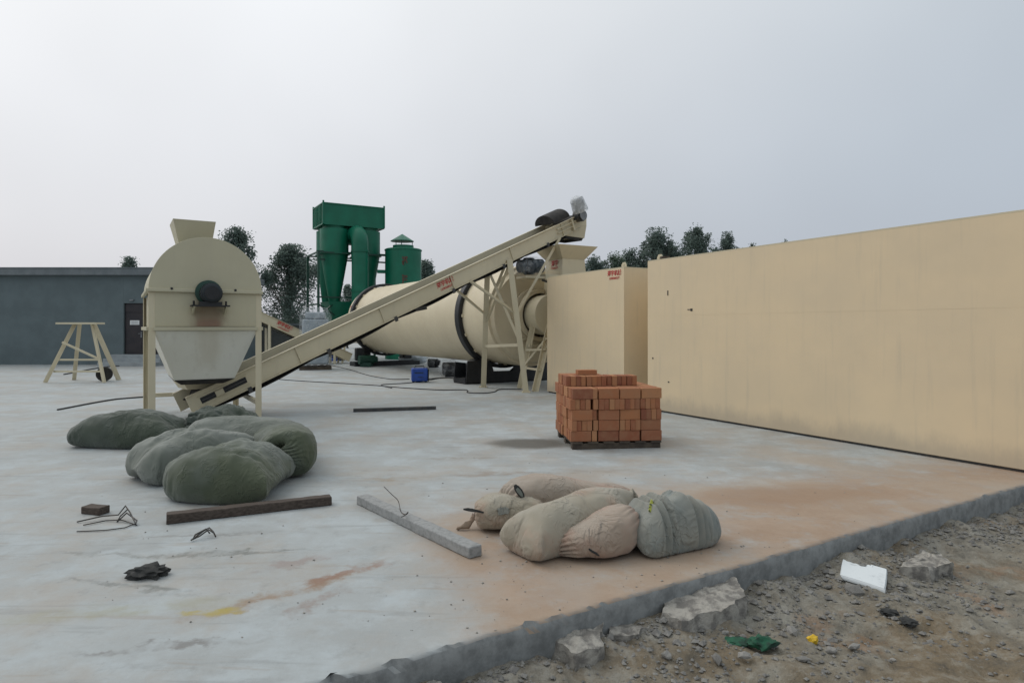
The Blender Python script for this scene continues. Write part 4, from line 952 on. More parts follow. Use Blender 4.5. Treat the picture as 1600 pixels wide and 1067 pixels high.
cable('welding_cable', [g(430, 592, cz_), g(470, 595, cz_), g(540, 599, cz_), g(600, 603, cz_), g(612, 606, cz_), g(596, 601, cz_), g(640, 598, cz_), g(668, 594, cz_), g(690, 590, cz_)], .011, 'thin dark cable across the yard left of the blue welding machine')
cable('power_cable', [g(515, 570, cz_), g(545, 577, cz_), g(575, 586, cz_), g(610, 592, cz_), g(640, 592, cz_)], .011, 'dark cable from the green motor to the blue welding machine')
cable('power_cable', [g(608, 604, cz_), g(650, 607, cz_), g(690, 609, cz_), g(728, 609, cz_), g(731, 613, cz_), g(755, 614, cz_), g(772, 612, cz_), g(782, 608, cz_), g(815, 608, cz_)], .011, 'dark cable lying past the foot of the conveyor trestle')
cable('power_cable', [g(668, 592, cz_), g(700, 590, cz_), g(720, 593, cz_), g(745, 590, cz_)], .016, 'thick dark cable between the welding machine and the drum base')
cable('hose', [g(100, 585, cz_), g(160, 574, cz_), g(200, 571, cz_), g(240, 569, cz_), g(300, 568, cz_)], .025, 'dark hose on the ground before the office steps')
cable('hose', [g(90, 640, cz_), g(165, 626, cz_), g(200, 622, cz_), g(270, 618, cz_), g(330, 622, cz_)], .018, 'dark hose on the ground behind the mixer leg')

def lump(name, c, r, mat, label, cat, seed=0, squash=(1, 1, 1), amp=.3, fq=2.2, sub=3, group=None):
    bm = bmesh.new(); bmesh.ops.create_icosphere(bm, subdivisions=sub, radius=1)
    m = MB()
    for v in bm.verts:
        p = v.co.copy(); p += p.normalized() * amp * noise.noise(p * fq + Vector((seed, seed * 2, 0))) + p.normalized() * amp * .4 * noise.noise(p * fq * 3 + Vector((seed, 0, seed)))
        p = Vector((p.x * squash[0], p.y * squash[1], max(p.z, -.75) * squash[2])) * r; m.v.append(p + Vector(c))
    m.f = [tuple(v.index for v in f.verts) for f in bm.faces]; bm.free()
    zmin = min(p.z for p in m.v); m.v = [p - Vector((0, 0, zmin - c[2] + 0)) for p in m.v]
    o = m.build(name, mat, smooth=55); return tag(o, label, cat, group)
def wrapped_motor(px, py, s, label, rz):
    x, y, _ = g(px, py); root = thing('wrapped_motor', label, 'motor', (x, y, 0), rz)
    m = LB(); m.lathe([(-.3 * s, .12 * s), (-.28 * s, .2 * s), (.2 * s, .2 * s), (.22 * s, .15 * s), (.32 * s, .12 * s)], (0, 0, .24 * s), (1, 0, 0), 22); m.box((0, 0, .03 * s), (.4 * s, .4 * s, .06 * s)); m.build('motor_body', 'black_steel', root)
    m = LB(); m.lathe([(-.4 * s, .12 * s), (-.3 * s, .25 * s), (0, .27 * s), (.12 * s, .25 * s)], (0, 0, .25 * s), (1, 0, 0), 24, cap=False); m.v = [p + jit(p, .05 * s, 8, px) for p in m.v]; m.build('plastic_film', 'plastic_film', root)
wrapped_motor(706, 588, 1.0, 'dark motor half wrapped in film right of the blue welding machine', R(5))
wrapped_motor(678, 574, .75, 'small dark wrapped motor under the middle of the drum', R(-10))
lump('black_sheet', g(730, 598), .28, 'rag_black', 'crumpled black sheet on the ground by the drum base', 'sheet', 4, (1.2, .6, .3), .4)
lump('plastic_bundle', g(645, 568), .30, 'hazy_wrap', 'pale crumpled plastic bundle behind the far drum rollers', 'plastic bundle', 9, (1.8, .7, .8), .35, 3)

# ================================================================== BRICKS ON A PALLET
BA = math.atan2(.13, 1.16); BO = Vector((.735, 7.90, 0)); bl, bh, bt = .262, .131, .0655
pal = thing('wooden_pallet', 'dark low wooden pallet under the stacked bricks', 'pallet', tuple(BO), BA)
for y in (.06, .5, .95):
    m = LB(); m.box((.57, y, .035), (1.12, .1, .07)); m.build('runner', 'pallet_wood', pal)
for i in range(6):
    m = LB(); m.box((.07 + .2 * i, .5, .081), (.13, 1.02, .02)); m.build('deck_board', 'pallet_wood', pal)
stk = thing('brick_stack', 'stack of orange-red bricks, five courses with a part course on top', 'brick stack', tuple(BO), BA)
bm = bmesh.new(); bmesh.ops.create_cube(bm, size=1)
for v in bm.verts: v.co = Vector((v.co.x * (bl - .004), v.co.y * (bt - .003), v.co.z * (bh - .003)))
bmesh.ops.bevel(bm, geom=bm.edges[:], offset=.003, segments=1, affect='EDGES')
bme = bpy.data.meshes.new('brick'); bm.to_mesh(bme); bm.free(); bme.materials.append(MATS['brick_clay'])
rb = random.Random(11)
def brick(x, y, z, rz, tilt=0):
    o = bpy.data.objects.new('brick', bme); COL.objects.link(o); o.parent = stk
    o.location = (x, y, z); o.rotation_euler = (tilt, 0, rz)
def cell(x, y, z, head):
    """four bricks on edge filling one 26 cm square: headers show their ends to the front, stretchers their long faces"""
    ox, oy, oa = rb.uniform(-.008, .008), rb.uniform(-.016, .016), rb.uniform(-.02, .02)
    for k in range(4):
        q = (k - 1.5) * bt + rb.uniform(-.002, .002)
        if head: brick(x + bl / 2 + q + ox, y + bl / 2 + oy + rb.uniform(-.011, .011), z, R(90) + oa)
        else: brick(x + bl / 2 + ox + rb.uniform(-.005, .005), y + bl / 2 + q + oy, z, oa)
base = .0925
cols = [0.0, .345, .345 + bl + .006, .345 + 2 * bl + .014]     # gap column after the first
heads = {0: [0, 0, 0, 0], 1: [1, 0, 1, 0], 2: [0, 0, 0, 1], 3: [1, 1, 1, 1], 4: [0, 0, 0, 0]}
for L in range(5):
    z = base + bh * (L + .5)
    for ci, x in enumerate(cols):
        for ri in range(4):
            if L < 4 and ci in (1, 2) and ri in (1, 2): continue
            h = heads[L][ci] if ri == 0 else rb.random() < .5
            if ci == 0 and ri > 0: h = (L + ri) % 2
            cell(x + (rb.uniform(-.02, .0) if ci == 0 else 0), .01 + ri * (bl + .006), z, h)
    # narrow bricks standing in the gap
    gx = .262 + .036 + (.012 if L % 2 else -.004)
    for ri in range(2 if L < 4 else 4): brick(gx, .145 + ri * .27 + rb.uniform(-.01, .02) + (.02 if L == 2 else 0), z, R(90) + rb.uniform(-.03, .03))
z = base + bh * 5.5
for x, h in ((-.06, 0), (.16, 1), (.47, 1), (.70, 1)):
    if x < 0: continue
for (x, y, h) in ((.0, .36, 1), (.27, .36, 1), (.55, .36, 1), (.0, .63, 0), (.27, .63, 1)): cell(x, y, z, h)
for k in range(2): brick(.84 + k * bt, .49, z, R(90))
o = bpy.data.objects.new('brick', bme); COL.objects.link(o); o.parent = stk; o.location = (.32, .6, base + bh * 6 + bt / 2); o.rotation_euler = (R(90), 0, R(3))

# ================================================================== SACKS
def spine_at(P, u):
    n = len(P); x = max(0, min(u, 1)) * (n - 1); i = min(int(x), n - 2); t = x - i
    p = [Vector(P[max(min(j, n - 1), 0)]) for j in (i - 1, i, i + 1, i + 2)]
    return .5 * (2 * p[1] + (p[2] - p[0]) * t + (2 * p[0] - 5 * p[1] + 4 * p[2] - p[3]) * t * t + (3 * p[1] - p[0] - 3 * p[2] + p[3]) * t ** 3)
from mathutils.bvhtree import BVHTree
BVH = {}
SETTLE = {0: .5, 1: .5, 2: .45, 3: .6, 5: .7}
def place_sack(k):
    name, label, mat, grp, _, P, wf, hf = SACKS[k]; vs, fs = SIMS[k]; m = MB()
    x0, x1 = min(v.x for v in vs), max(v.x for v in vs); z0 = min(v.z for v in vs)
    # the filling is heavy: whatever the simulation left hovering settles on the floor
    NB_ = 22; y0, y1 = min(v.y for v in vs), max(v.y for v in vs); grid = [[None] * NB_ for _ in range(NB_)]
    cell_ = lambda v: (min(NB_ - 1, int((v.x - x0) / (x1 - x0) * NB_)), min(NB_ - 1, int((v.y - y0) / (y1 - y0) * NB_)))
    for v in vs:
        a, b = cell_(v); g_ = grid[a][b]; grid[a][b] = v.z if g_ is None else min(g_, v.z)
    for _ in range(3):
        new = [[None] * NB_ for _ in range(NB_)]
        for a in range(NB_):
            for b in range(NB_):
                q = [grid[i][j] for i in range(max(0, a - 1), min(NB_, a + 2)) for j in range(max(0, b - 1), min(NB_, b + 2)) if grid[i][j] is not None]
                new[a][b] = sum(q) / len(q) if q else None
        grid = new
    def lift(v):
        fx = max(0, min(NB_ - 1.001, (v.x - x0) / (x1 - x0) * NB_ - .5)); fy = max(0, min(NB_ - 1.001, (v.y - y0) / (y1 - y0) * NB_ - .5)); a, b = int(fx), int(fy)
        g_ = lambda i, j: grid[i][j] if grid[i][j] is not None else z0
        return (g_(a, b) * (1 - fx + a) + g_(a + 1, b) * (fx - a)) * (1 - fy + b) + (g_(a, b + 1) * (1 - fx + a) + g_(a + 1, b + 1) * (fx - a)) * (fy - b) - z0
    hmax = max(v.z for v in vs) - z0; sd_ = _[0] if False else SACKS[k][4][0]
    for v in vs:
        u = (v.x - x0) / (x1 - x0); c = spine_at(P, u); d = spine_at(P, min(u + .08, 1)) - spine_at(P, max(u - .08, 0)); d.z = 0; d.normalize()
        z = v.z - z0; z = max(0, z - SETTLE.get(k, .3) * lift(v) * (1 - .6 * max(0, min(1, (u - .72) * 8)) * (SACKS[k][4][5] > 0))); f = min(1, z / hmax)
        # heavy grain settles unevenly, cloth puckers
        q3 = Vector((v.x * 4.2 + sd_, v.y * 4.2, v.z * 4.2)); amp = .034 if grp == G1 else .012
        q5 = Vector((v.x * 3 + sd_, v.y * 7, v.z * 5)); cl = max(0, 1 - abs(noise.noise(q5)) * 7) * max(0, noise.noise(q3 * .8 + Vector((0, 7, 0))) + .25); dn = -amp * 1.1 * f * cl + amp * f * (noise.noise(q3) + .55 * (1 - 2 * abs(noise.noise(q3 * 1.9 + Vector((5, 0, 0))))) + .25 * (1 - 2 * abs(noise.noise(q3 * 4.3))))
        yy = v.y * wf
        if k == 5:
            sg = u * 8.5 + .25 * noise.noise((v.y * 5, sd_, u * 3)) + .35 * math.sin(u * 19); fr = sg % 1; saw = fr / .8 if fr < .8 else (1 - fr) / .2
            w_ = max(0, min(1, (u - .12) * 9)) * max(0, min(1, (.80 - u) * 7)); dn += .075 * w_ * (saw ** 1.2 - .45) * (.35 + .65 * f); yy *= 1 + .16 * w_ * (saw ** 1.2 - .45)
        m.v.append(Vector((c.x - d.y * yy, c.y + d.x * yy, c.z + .003 + max(0, z * hf + dn))))
    m.f = fs; m.v_world = [p.copy() for p in m.v]; o = tag(m.build(name, mat, smooth=80), label, 'sack', grp)
    mm_ = o.modifiers.new('smooth', 'SUBSURF'); mm_.levels = 1; mm_.render_levels = 1
    BVH[o.name] = BVHTree.FromPolygons(m.v_world, fs)
    return o
def sack(name, st, mat, label, seed, pleat=(0, 0), npl=11, wr=.012, ears=(), ridge=None, group=None, nu=96, nv=64, expo=2.5, z0=.004, win=.10):
    """st: stations (x, y, z, half width, half height) along the sack; lofted, sagging on the floor, with folds"""
    n = len(st); rings = []; m = MB()
    def cr(i, t, k):
        p = [st[max(min(j, n - 1), 0)][k] for j in (i - 1, i, i + 1, i + 2)]
        return .5 * (2 * p[1] + (p[2] - p[0]) * t + (2 * p[0] - 5 * p[1] + 4 * p[2] - p[3]) * t * t + (3 * p[1] - p[0] - 3 * p[2] + p[3]) * t ** 3)
    def at(u):
        x = u * (n - 1); i = min(int(x), n - 2); return [cr(i, x - i, k) for k in range(5)]
    for j in range(nv):
        u = j / (nv - 1); s = at(u); c = Vector(s[:3]); d = Vector(at(min(u + win, 1))[:3]) - Vector(at(max(u - win, 0))[:3])
        d = d.normalized(); lat = Vector((0, 0, 1)).cross(d)
        lat = lat.normalized() if lat.length > 1e-4 else Vector((1, 0, 0)); up = d.cross(lat)
        for i in range(nu):
            a = 6.2831853 * i / nu; ca, sa = math.cos(a), math.sin(a)
            rr = (abs(ca) ** expo + abs(sa) ** expo) ** (-1 / expo)
            w, h = max(s[3], .004), max(s[4], .004)
            f = 1.0
            ph = noise.noise((a * .8 * math.cos(a) + seed, math.sin(a) * 1.2, seed)) * 2.2
            for e, amp in ((0, pleat[0]), (1, pleat[1])):
                if amp:
                    q = max(0, 1 - abs(u - e) / .38); f += amp * q ** 1.3 * (abs(math.sin(a * npl / 2 + ph + e * 2)) * 2 - 1.1)
            p = c + lat * (ca * rr * w * f) + up * (sa * rr * h * f)
            nrm = (lat * ca + up * sa)
            q3 = Vector((p.x * 5 + seed, p.y * 5, p.z * 5))
            dsp = wr * (1.3 * noise.noise(q3 * .7) + 1.0 * (1 - 2 * abs(noise.noise(q3 * 1.15 + Vector((9, 0, 0))))) + .45 * (1 - 2 * abs(noise.noise(q3 * 2.7))) + .2 * noise.noise(q3 * 6))
            if ridge:
                u0, u1, k_, am = ridge; q = max(0, min(1, (u - u0) * 12)) * max(0, min(1, (u1 - u) * 12))
                sg = (u * k_ + .22 * noise.noise((a * .7, seed, u * 3))); sg += .3 * math.sin(u * 23 + seed); fr = sg % 1; tri = fr / .82 if fr < .82 else (1 - fr) / .18
                dsp += am * q * (tri ** 1.3 - .4) * (.6 + .4 * sa) * (.75 + .5 * noise.noise((round(sg) * 1.7, seed, 0)))
            p += nrm * dsp
            if p.z < z0 + .03: p.z = z0 + .03 * math.exp((p.z - z0 - .03) / .05) - .0 if p.z > z0 - .2 else z0
            m.v.append(p)
    for P, rad in ears:
        P = Vector(P)
        d0 = min((v - P).length for v in m.v)
        for k in range(len(m.v)):
            dd = (m.v[k] - P).length - d0
            if dd < rad: m.v[k] = m.v[k].lerp(P, (1 - dd / rad) ** 1.25 * .98)
    m.f = [(j * nu + i, j * nu + (i + 1) % nu, (j + 1) * nu + (i + 1) % nu, (j + 1) * nu + i) for j in range(nv - 1) for i in range(nu)] + [tuple(range(nu - 1, -1, -1)), tuple((nv - 1) * nu + i for i in range(nu))]
    wv = [p.copy() for p in m.v]; o = tag(m.build(name, mat, smooth=75), label, 'sack', group); BVH[o.name] = BVHTree.FromPolygons(wv, m.f); return o
for k in range(4): place_sack(k)
sack('woven_sack', [(-4.25, 8.55, .14, .07, .05), (-4.15, 8.55, .19, .22, .13), (-3.85, 8.55, .23, .29, .17), (-3.55, 8.5, .20, .25, .13), (-3.42, 8.45, .16, .13, .07), (-3.30, 8.42, .14, .05, .03), (-3.22, 8.40, .13, .05, .03), (-3.10, 8.38, .12, .10, .05)], 'sack_dark_green', 'crumpled dark green sack with a tied tail on top of the pile', 14, (.30, .35), 11, .05, group=G1, z0=.06, nu=128, nv=90)
sack('woven_sack', [(-2.78, 7.75, .14, .10, .06), (-2.70, 7.55, .18, .28, .16), (-2.52, 7.05, .22, .30, .215), (-2.30, 6.60, .245, .27, .24), (-2.225, 6.40, .245, .245, .225), (-2.215, 6.34, .245, .18, .165), (-2.23, 6.325, .245, .10, .09), (-2.245, 6.36, .245, .045, .04), (-2.25, 6.38, .245, .02, .02)], 'sack_green', 'round green sack with its gathered tied end facing the camera', 21, (.03, .42), 21, .010, group=G1, nu=150, nv=100, win=.25)
s1 = sack('sand_sack', [(-.285, 4.80, .10, .016, .014), (-.275, 4.80, .10, .03, .028), (-.245, 4.80, .105, .12, .095), (-.13, 4.80, .13, .16, .126), (.02, 4.80, .13, .16, .124), (.18, 4.78, .11, .12, .10), (.24, 4.78, .10, .05, .05)], 'sack_beige', 'small tied beige sack at the left end of the sand sacks', 40, (.42, .05), 17, .008, group=G2, nu=128)
s2 = sack('sand_sack', [(-.06, 4.78, .19, .015, .015), (-.05, 4.79, .19, .03, .03), (-.02, 4.82, .20, .10, .09), (.08, 4.91, .21, .15, .13), (.26, 5.02, .20, .18, .145), (.55, 5.1, .15, .17, .125), (.85, 5.15, .12, .16, .11), (1.0, 5.18, .11, .05, .05)], 'sack_pink', 'beige sack with a tied left end and black edged tag, behind the long one', 47, (.45, .05), 17, .008, group=G2, nu=140)
s3 = place_sack(4)
s4 = sack('sand_sack', [(.25, 4.27, .035, .03, .02), (.30, 4.26, .055, .09, .05), (.42, 4.23, .095, .145, .09), (.57, 4.24, .125, .165, .12), (.70, 4.31, .15, .155, .14), (.79, 4.38, .175, .10, .12), (.83, 4.42, .19, .03, .05)], 'sack_pink', 'pinkish sand sack in front with a small sewn tag', 58, (.38, .12), 17, .008, group=G2, nu=128)
s5 = place_sack(5)
# tags, straps and tied mouths that belong to the sacks
def ribbon(name, pts, w, mat, parent, th=.004, wobble=.0):
    m = MB(); P = [Vector(p) for p in pts]; k = len(P)
    ws = w if isinstance(w, list) else [w] * k
    for i, p in enumerate(P):
        t = (P[min(i + 1, k - 1)] - P[max(i - 1, 0)]).normalized(); a = t.cross(Vector((.2, -.95, .25))).normalized(); b = t.cross(a)
        m.v += [p - a * ws[i] - b * th, p + a * ws[i] - b * th, p + a * ws[i] + b * th, p - a * ws[i] + b * th]
    m.f = [(i * 4 + j, i * 4 + 4 + j, i * 4 + 4 + (j + 1) % 4, i * 4 + (j + 1) % 4) for i in range(k - 1) for j in range(4)] + [(3, 2, 1, 0), tuple((k - 1) * 4 + j for j in range(4))]
    return m.build(name, mat, parent)
def on_cloth(sk, p, d=(0, 1, -.35)):
    """where a tag thrown at the sack lands"""
    h = BVH[sk.name].ray_cast(Vector(p), Vector(d).normalized()); return h[0] if h[0] is not None else Vector(p) + Vector(d) * .3
def look(px, py, Y=3.6): q = Vector(((px - 800) / 1004 * Y, Y, CAM_H - (py - 512) / 1004 * Y)); return q, (q - Vector((0, 0, CAM_H))).normalized()
def stuck(name, sk, pix, w, mat, th=.003, out=.004):
    pts = []
    for px, py in pix:
        q, d = look(px, py)
        if BVH[sk.name].ray_cast(q, d)[0] is None: print('tag missed', name); continue
        pts.append(on_cloth(sk, q, d) - d * out)
    if len(pts) < 2: return None
    w = w[:len(pts)]
    return ribbon(name, pts, w, mat, sk, th)
def loose(name, sk, root_px, path, w, mat, th=.003):
    q, d = look(*root_px); p = on_cloth(sk, q, d); return ribbon(name, [p + Vector(v) for v in path], w, mat, sk, th)
m = MB(); pts = [(-.28, 4.80, .10), (-.30, 4.79, .06), (-.335, 4.78, .035), (-.38, 4.76, .024), (-.41, 4.77, .016)]; m.tube(pts, [.022, .018, .022, .016, .008], 10); m.v = [p + jit(p, .02, 40) for p in m.v]; m.build('tied_mouth', 'sack_beige', s1, smooth=60)
m = MB(); m.lathe([(-.008, .030), (0, .035), (.008, .030)], (-.272, 4.80, .10), (1, 0, 0), 14, cap=False); m.build('tie_string', 'rag_black', s1)
m = MB(); pts = [(-.05, 4.79, .19), (-.075, 4.76, .185), (-.10, 4.735, .175)]; m.tube(pts, [.02, .016, .026], 12); m.v = [p + jit(p, .018, 45) for p in m.v]; m.build('tied_mouth', 'sack_pink', s2, smooth=60)
loose('black_strap', s1, (752, 800), [(.02, -.006, .0), (0, -.008, .004), (-.03, -.01, .012), (-.065, -.01, .018), (-.10, -.005, .022), (-.13, 0, .022)], [.006, .007, .009, .012, .011, .005], 'rag_black')
loose('edged_tag', s2, (818, 778), [(.0, -.004, 0), (-.012, -.008, .022), (-.03, -.01, .05), (-.052, -.01, .08), (-.065, -.008, .10)], [.010, .020, .025, .021, .009], 'rag_black')
loose('tag_face', s2, (818, 778), [(-.008, -.0165, .016), (-.02, -.018, .036), (-.036, -.019, .058), (-.05, -.018, .076)], [.006, .013, .015, .010], 'sack_grey', .0035)
stuck('paper_label', s1, [(778, 800), (784, 798), (790, 797), (796, 799)], [.022, .026, .024, .016], 'sack_bluish')
stuck('sewn_tag', s4, [(920, 857), (925, 861), (931, 864), (936, 868)], [.004, .007, .007, .004], 'rag_black')
stuck('lime_label', s5, [(1016, 800), (1017, 794), (1018, 788), (1019, 782)], [.012, .015, .015, .012], 'lime_label', .0025)

# ================================================================== LOOSE TIMBER, POST, BAR, WIRES
def slabbox(name, p, q, w, h, mat, label, cat, bev=.006, rough=.004, seed=1, seg=30):
    p, q = Vector(p), Vector(q); t = (q - p).normalized(); a = t.cross(Vector((0, 0, 1))).normalized(); m = MB()
    prof = [(-.5, 0), (-.25, 0), (.25, 0), (.5, 0), (.5, .5), (.5, 1), (.25, 1), (-.25, 1), (-.5, 1), (-.5, .5)]; k = len(prof)
    for i in range(seg + 1):
        c = p.lerp(q, i / seg)
        for x, y in prof:
            v = c + a * x * w + Vector((0, 0, y * h)); j_ = jit(v, rough, 6, seed) + jit(v, rough * .6, 30, seed); v += Vector((j_.x, j_.y, j_.z if y > 0 else abs(j_.z))); m.v.append(v)
    m.f = [(i * k + j, i * k + (j + 1) % k, (i + 1) * k + (j + 1) % k, (i + 1) * k + j) for i in range(seg) for j in range(k)] + [tuple(range(k - 1, -1, -1)), tuple(seg * k + j for j in range(k))]
    return tag(m.build(name, mat, smooth=40, bevel=bev), label, cat)
slabbox('timber_beam', g(260, 817), g(517, 787), .10, .075, 'old_timber', 'dark weathered timber beam in front of the green sacks', 'timber', seed=2)
slabbox('concrete_post', g(743, 871), g(566, 786), .105, .075, 'cast_concrete', 'grey cast concrete post lying left of the sand sacks', 'concrete post', .008, .005, 3, 40)
m = MB(); a_, b_ = Vector(g(552, 641, .03)), Vector(g(681, 637, .03)); m.bar(a_, b_, .06, .05); m.bar(a_ + Vector((0, .02, .027)), b_ + Vector((0, .02, .027)), .03, .006)
tag(m.build('steel_channel', 'dark_steel'), 'thin dark steel bar lying alone on the open concrete', 'steel bar')
cable('tie_wire', [g(600, 760, .12), g(612, 772, .10), g(622, 782, .085), (-.86, 4.98, .075), (-.80, 4.86, .09), (-.78, 4.82, .12), (-.80, 4.80, .10), (-.83, 4.82, .082)], .0035, 'thin bent wire standing up from the concrete post', 'tie_wire', cat='wire')
def tangle(name, pts, label, r=.005, extra=()):
    root_pts = [g(x, y, z) for x, y, z in pts]
    m = MB(); m.tube(root_pts, r, 6)
    for e in extra: m.tube([g(x, y, z) for x, y, z in e], r * .8, 6)
    return tag(m.build(name, 'tie_wire', smooth=60), label, 'wire')
tangle('rebar_tie', [(298, 844, .01), (306, 838, .03), (318, 829, .05), (327, 824, .055), (333, 830, .04), (337, 838, .012), (334, 832, .035), (326, 827, .05), (312, 837, .03), (300, 843, .01), (305, 835, .04), (322, 826, .06), (328, 833, .03)], 'small bent grey wire frame in front of the timber beam', .0055)
tangle('wire_stirrup', [(120, 815, .01), (160, 806, .03), (185, 804, .03), (196, 790, .10), (203, 800, .06), (212, 818, .02), (214, 813, .03), (198, 801, .06), (183, 815, .01), (188, 806, .03), (200, 795, .08)], 'twisted wire stirrup at the left edge before the green sacks', .0055,
       [[(120, 830, .008), (165, 828, .008), (195, 824, .008), (210, 818, .01)], [(130, 820, .01), (165, 813, .01), (190, 812, .015), (214, 820, .01)]])
slabbox('wood_offcut', g(135, 800), g(164, 803), .10, .06, 'old_timber', 'short dark wood offcut at the far left edge', 'timber', seed=8, seg=8)
lump('work_glove', g(232, 900), .085, 'rag_black', 'dark dirty glove-like rag on the concrete at lower left', 'rag', 6, (1.35, .8, .45), .6, 2.6)

# ================================================================== RUBBLE BELOW THE SLAB
def chunk(name, poly, z0, z1, label, mat='broken_concrete', seed=0, tilt=(0, 0), cat='concrete chunk', amp=.02, fq=9, group=None):
    """broken slab piece: ragged polygon in plan with rough top and sides"""
    P = [Vector((x, y)) for x, y in poly]; ring = []
    for i in range(len(P)):
        a, b_ = P[i], P[(i + 1) % len(P)]; n = max(2, int((b_ - a).length / .03))
        ring += [a.lerp(b_, k / n) for k in range(n)]
    c = sum(ring, Vector((0, 0))) / len(ring); m = MB(); N = len(ring); lay = [(1.0, 0), (1.02, .35), (1.0, .7), (.97, 1), (.8, 1), (.55, 1), (.28, 1)]
    for f, h in lay:
        for p in ring:
            q = c + (p - c) * f; v = Vector((q.x, q.y, z0 + (z1 - z0) * h)); j_ = jit(v, amp, fq, seed) + jit(v, amp * .6, fq * 3, seed)
            v += j_; v.z += (q.x - c.x) * tilt[0] + (q.y - c.y) * tilt[1]; m.v.append(v)
    m.v.append(Vector((c.x, c.y, z1)))
    m.f = [(k * N + i, k * N + (i + 1) % N, (k + 1) * N + (i + 1) % N, (k + 1) * N + i) for k in range(len(lay) - 1) for i in range(N)] + [((len(lay) - 1) * N + i, (len(lay) - 1) * N + (i + 1) % N, len(m.v) - 1) for i in range(N)] + [tuple(range(N - 1, -1, -1))]
    return tag(m.build(name, mat, smooth=50), label, cat, group)
def gl(px, py, z=-.2): q = g(px, py, z); return (q[0], q[1])
chunk('broken_slab', [gl(1030, 950, -.08), gl(1066, 962, -.08), gl(1120, 950, -.08), gl(1168, 930, -.08), gl(1150, 906, -.08), gl(1095, 908, -.08), gl(1045, 925, -.08)], -.26, -.085, 'large broken concrete slab piece leaning by the yard edge', seed=2, tilt=(-.02, .12), amp=.022)
chunk('broken_slab', [gl(855, 1000, -.12), gl(900, 1020, -.12), gl(948, 1006, -.12), gl(940, 975, -.12), gl(890, 980, -.12)], -.27, -.11, 'rough concrete lump at the foot of the slab edge, bottom centre', seed=5, amp=.03, tilt=(0, .1))
chunk('broken_slab', [gl(950, 985, -.13), gl(1000, 985, -.13), gl(1020, 968, -.13), gl(985, 955, -.13), gl(950, 966, -.13)], -.28, -.15, 'smaller grey concrete lump between the two big pieces', seed=8, amp=.03)
chunk('broken_slab', [gl(1405, 892, -.17), gl(1450, 897, -.17), gl(1490, 888, -.17), gl(1470, 870, -.17), gl(1425, 876, -.17)], -.27, -.13, 'blue-grey concrete lump at the far right of the rubble', seed=12, amp=.03)
chunk('white_board', [gl(1312, 897, -.14), gl(1383, 915, -.14), gl(1386, 890, -.14), gl(1353, 883, -.14), gl(1349, 885, -.14), gl(1345, 880, -.14), gl(1317, 873, -.14)], -.165, -.135, 'broken white board lying flat on the rubble', 'white_board', seed=15, tilt=(.0, .10), cat='board', amp=.003)
lump('rag', (*gl(1192, 1003, -.19), -.215), .062, 'rag_green', 'dark green crumpled rag at the bottom of the rubble', 'rag', 3, (1.2, .8, .5), .6, 2.4)
lump('rag', (*gl(1152, 998, -.2), -.222), .06, 'rag_green', 'small flat scrap of green net left of the green rag', 'rag', 13, (1.1, .9, .22), .5, 3)
lump('yellow_scrap', (*gl(1270, 1001, -.2), -.21), .028, 'yellow', 'small yellow scrap among the rubble', 'scrap', 5, (1, .8, .8), .5, 2)
lump('black_scrap', (*gl(1389, 953, -.2), -.225), .045, 'rag_black', 'black scrap on the dirt below the white board', 'scrap', 7, (1.1, .8, .4), .5, 3)
lump('black_scrap', (*gl(1420, 968, -.2), -.225), .05, 'rag_black', 'black scrap at the right edge, nearer the camera', 'scrap', 11, (.9, .9, .4), .5, 3)
# single stones one can pick out
SM = []
for k in range(4):
    bm = bmesh.new(); bmesh.ops.create_icosphere(bm, subdivisions=1 if k else 2, radius=1); q = bpy.data.meshes.new('stone')
    for v in bm.verts:
        p = v.co.copy(); v.co = p * (1 + .45 * noise.noise(p * 1.5 + Vector((k * 7, 0, 0))) + .2 * noise.noise(p * 4 + Vector((0, k * 5, 0)))); v.co.z *= .72
    bm.to_mesh(q); bm.free(); q.materials.append(MATS['stone']); SM.append(q)
rs = random.Random(5)
def stone(px, py, r, label, group=None, z=-.2):
    x, y, _ = g(px, py, z); o = bpy.data.objects.new('stone', rs.choice(SM)); COL.objects.link(o); o.location = (x, y, z + r * .25)
    o.scale = (r * rs.uniform(.9, 1.3), r, r * rs.uniform(.7, 1)); o.rotation_euler = (rs.uniform(-.3, .3), rs.uniform(-.3, .3), rs.uniform(0, 6)); tag(o, label, 'stone', group)
stone(1333, 926, .062, 'rounded grey stone in front of the white board'); stone(1356, 921, .042, 'smaller stone touching the round one by the white board')
stone(1262, 928, .038, 'pale stone left of the round one on the dirt'); stone(1020, 950, .04, 'angular stone at the left tip of the big slab piece')
stone(1098, 978, .036, 'oval pale stone below the big slab piece'); stone(1236, 986, .032, 'pale stone between the green rag and the yellow scrap')
for px, py in [(975, 1000), (1005, 1010), (1035, 998), (1045, 985), (1062, 1012), (1002, 975), (1020, 990), (1130, 985), (1075, 992), (960, 1015), (1225, 905), (1205, 915), (1300, 900), (1245, 912), (1270, 895), (1290, 915), (1400, 905), (1425, 915), (1395, 885), (1360, 865), (1330, 868), (1300, 880), (1180, 925), (1190, 945), (1215, 935), (880, 1028), (920, 1040), (985, 1030), (1040, 1025), (1090, 1020), (1120, 1035), (1160, 1025), (1250, 1030), (1300, 1020), (1340, 1010), (1390, 1030), (1480, 900), (1510, 890), (1450, 930), (1380, 860), (1415, 850), (1440, 865), (1230, 890), (1195, 900), (1260, 880), (1310, 862), (1280, 945), (1320, 960), (1230, 955)]:
    stone(px + rs.uniform(-6, 6), py + rs.uniform(-4, 4), rs.uniform(.016, .034), 'small loose stone in the rubble strip below the slab edge', 'loose rubble stones')
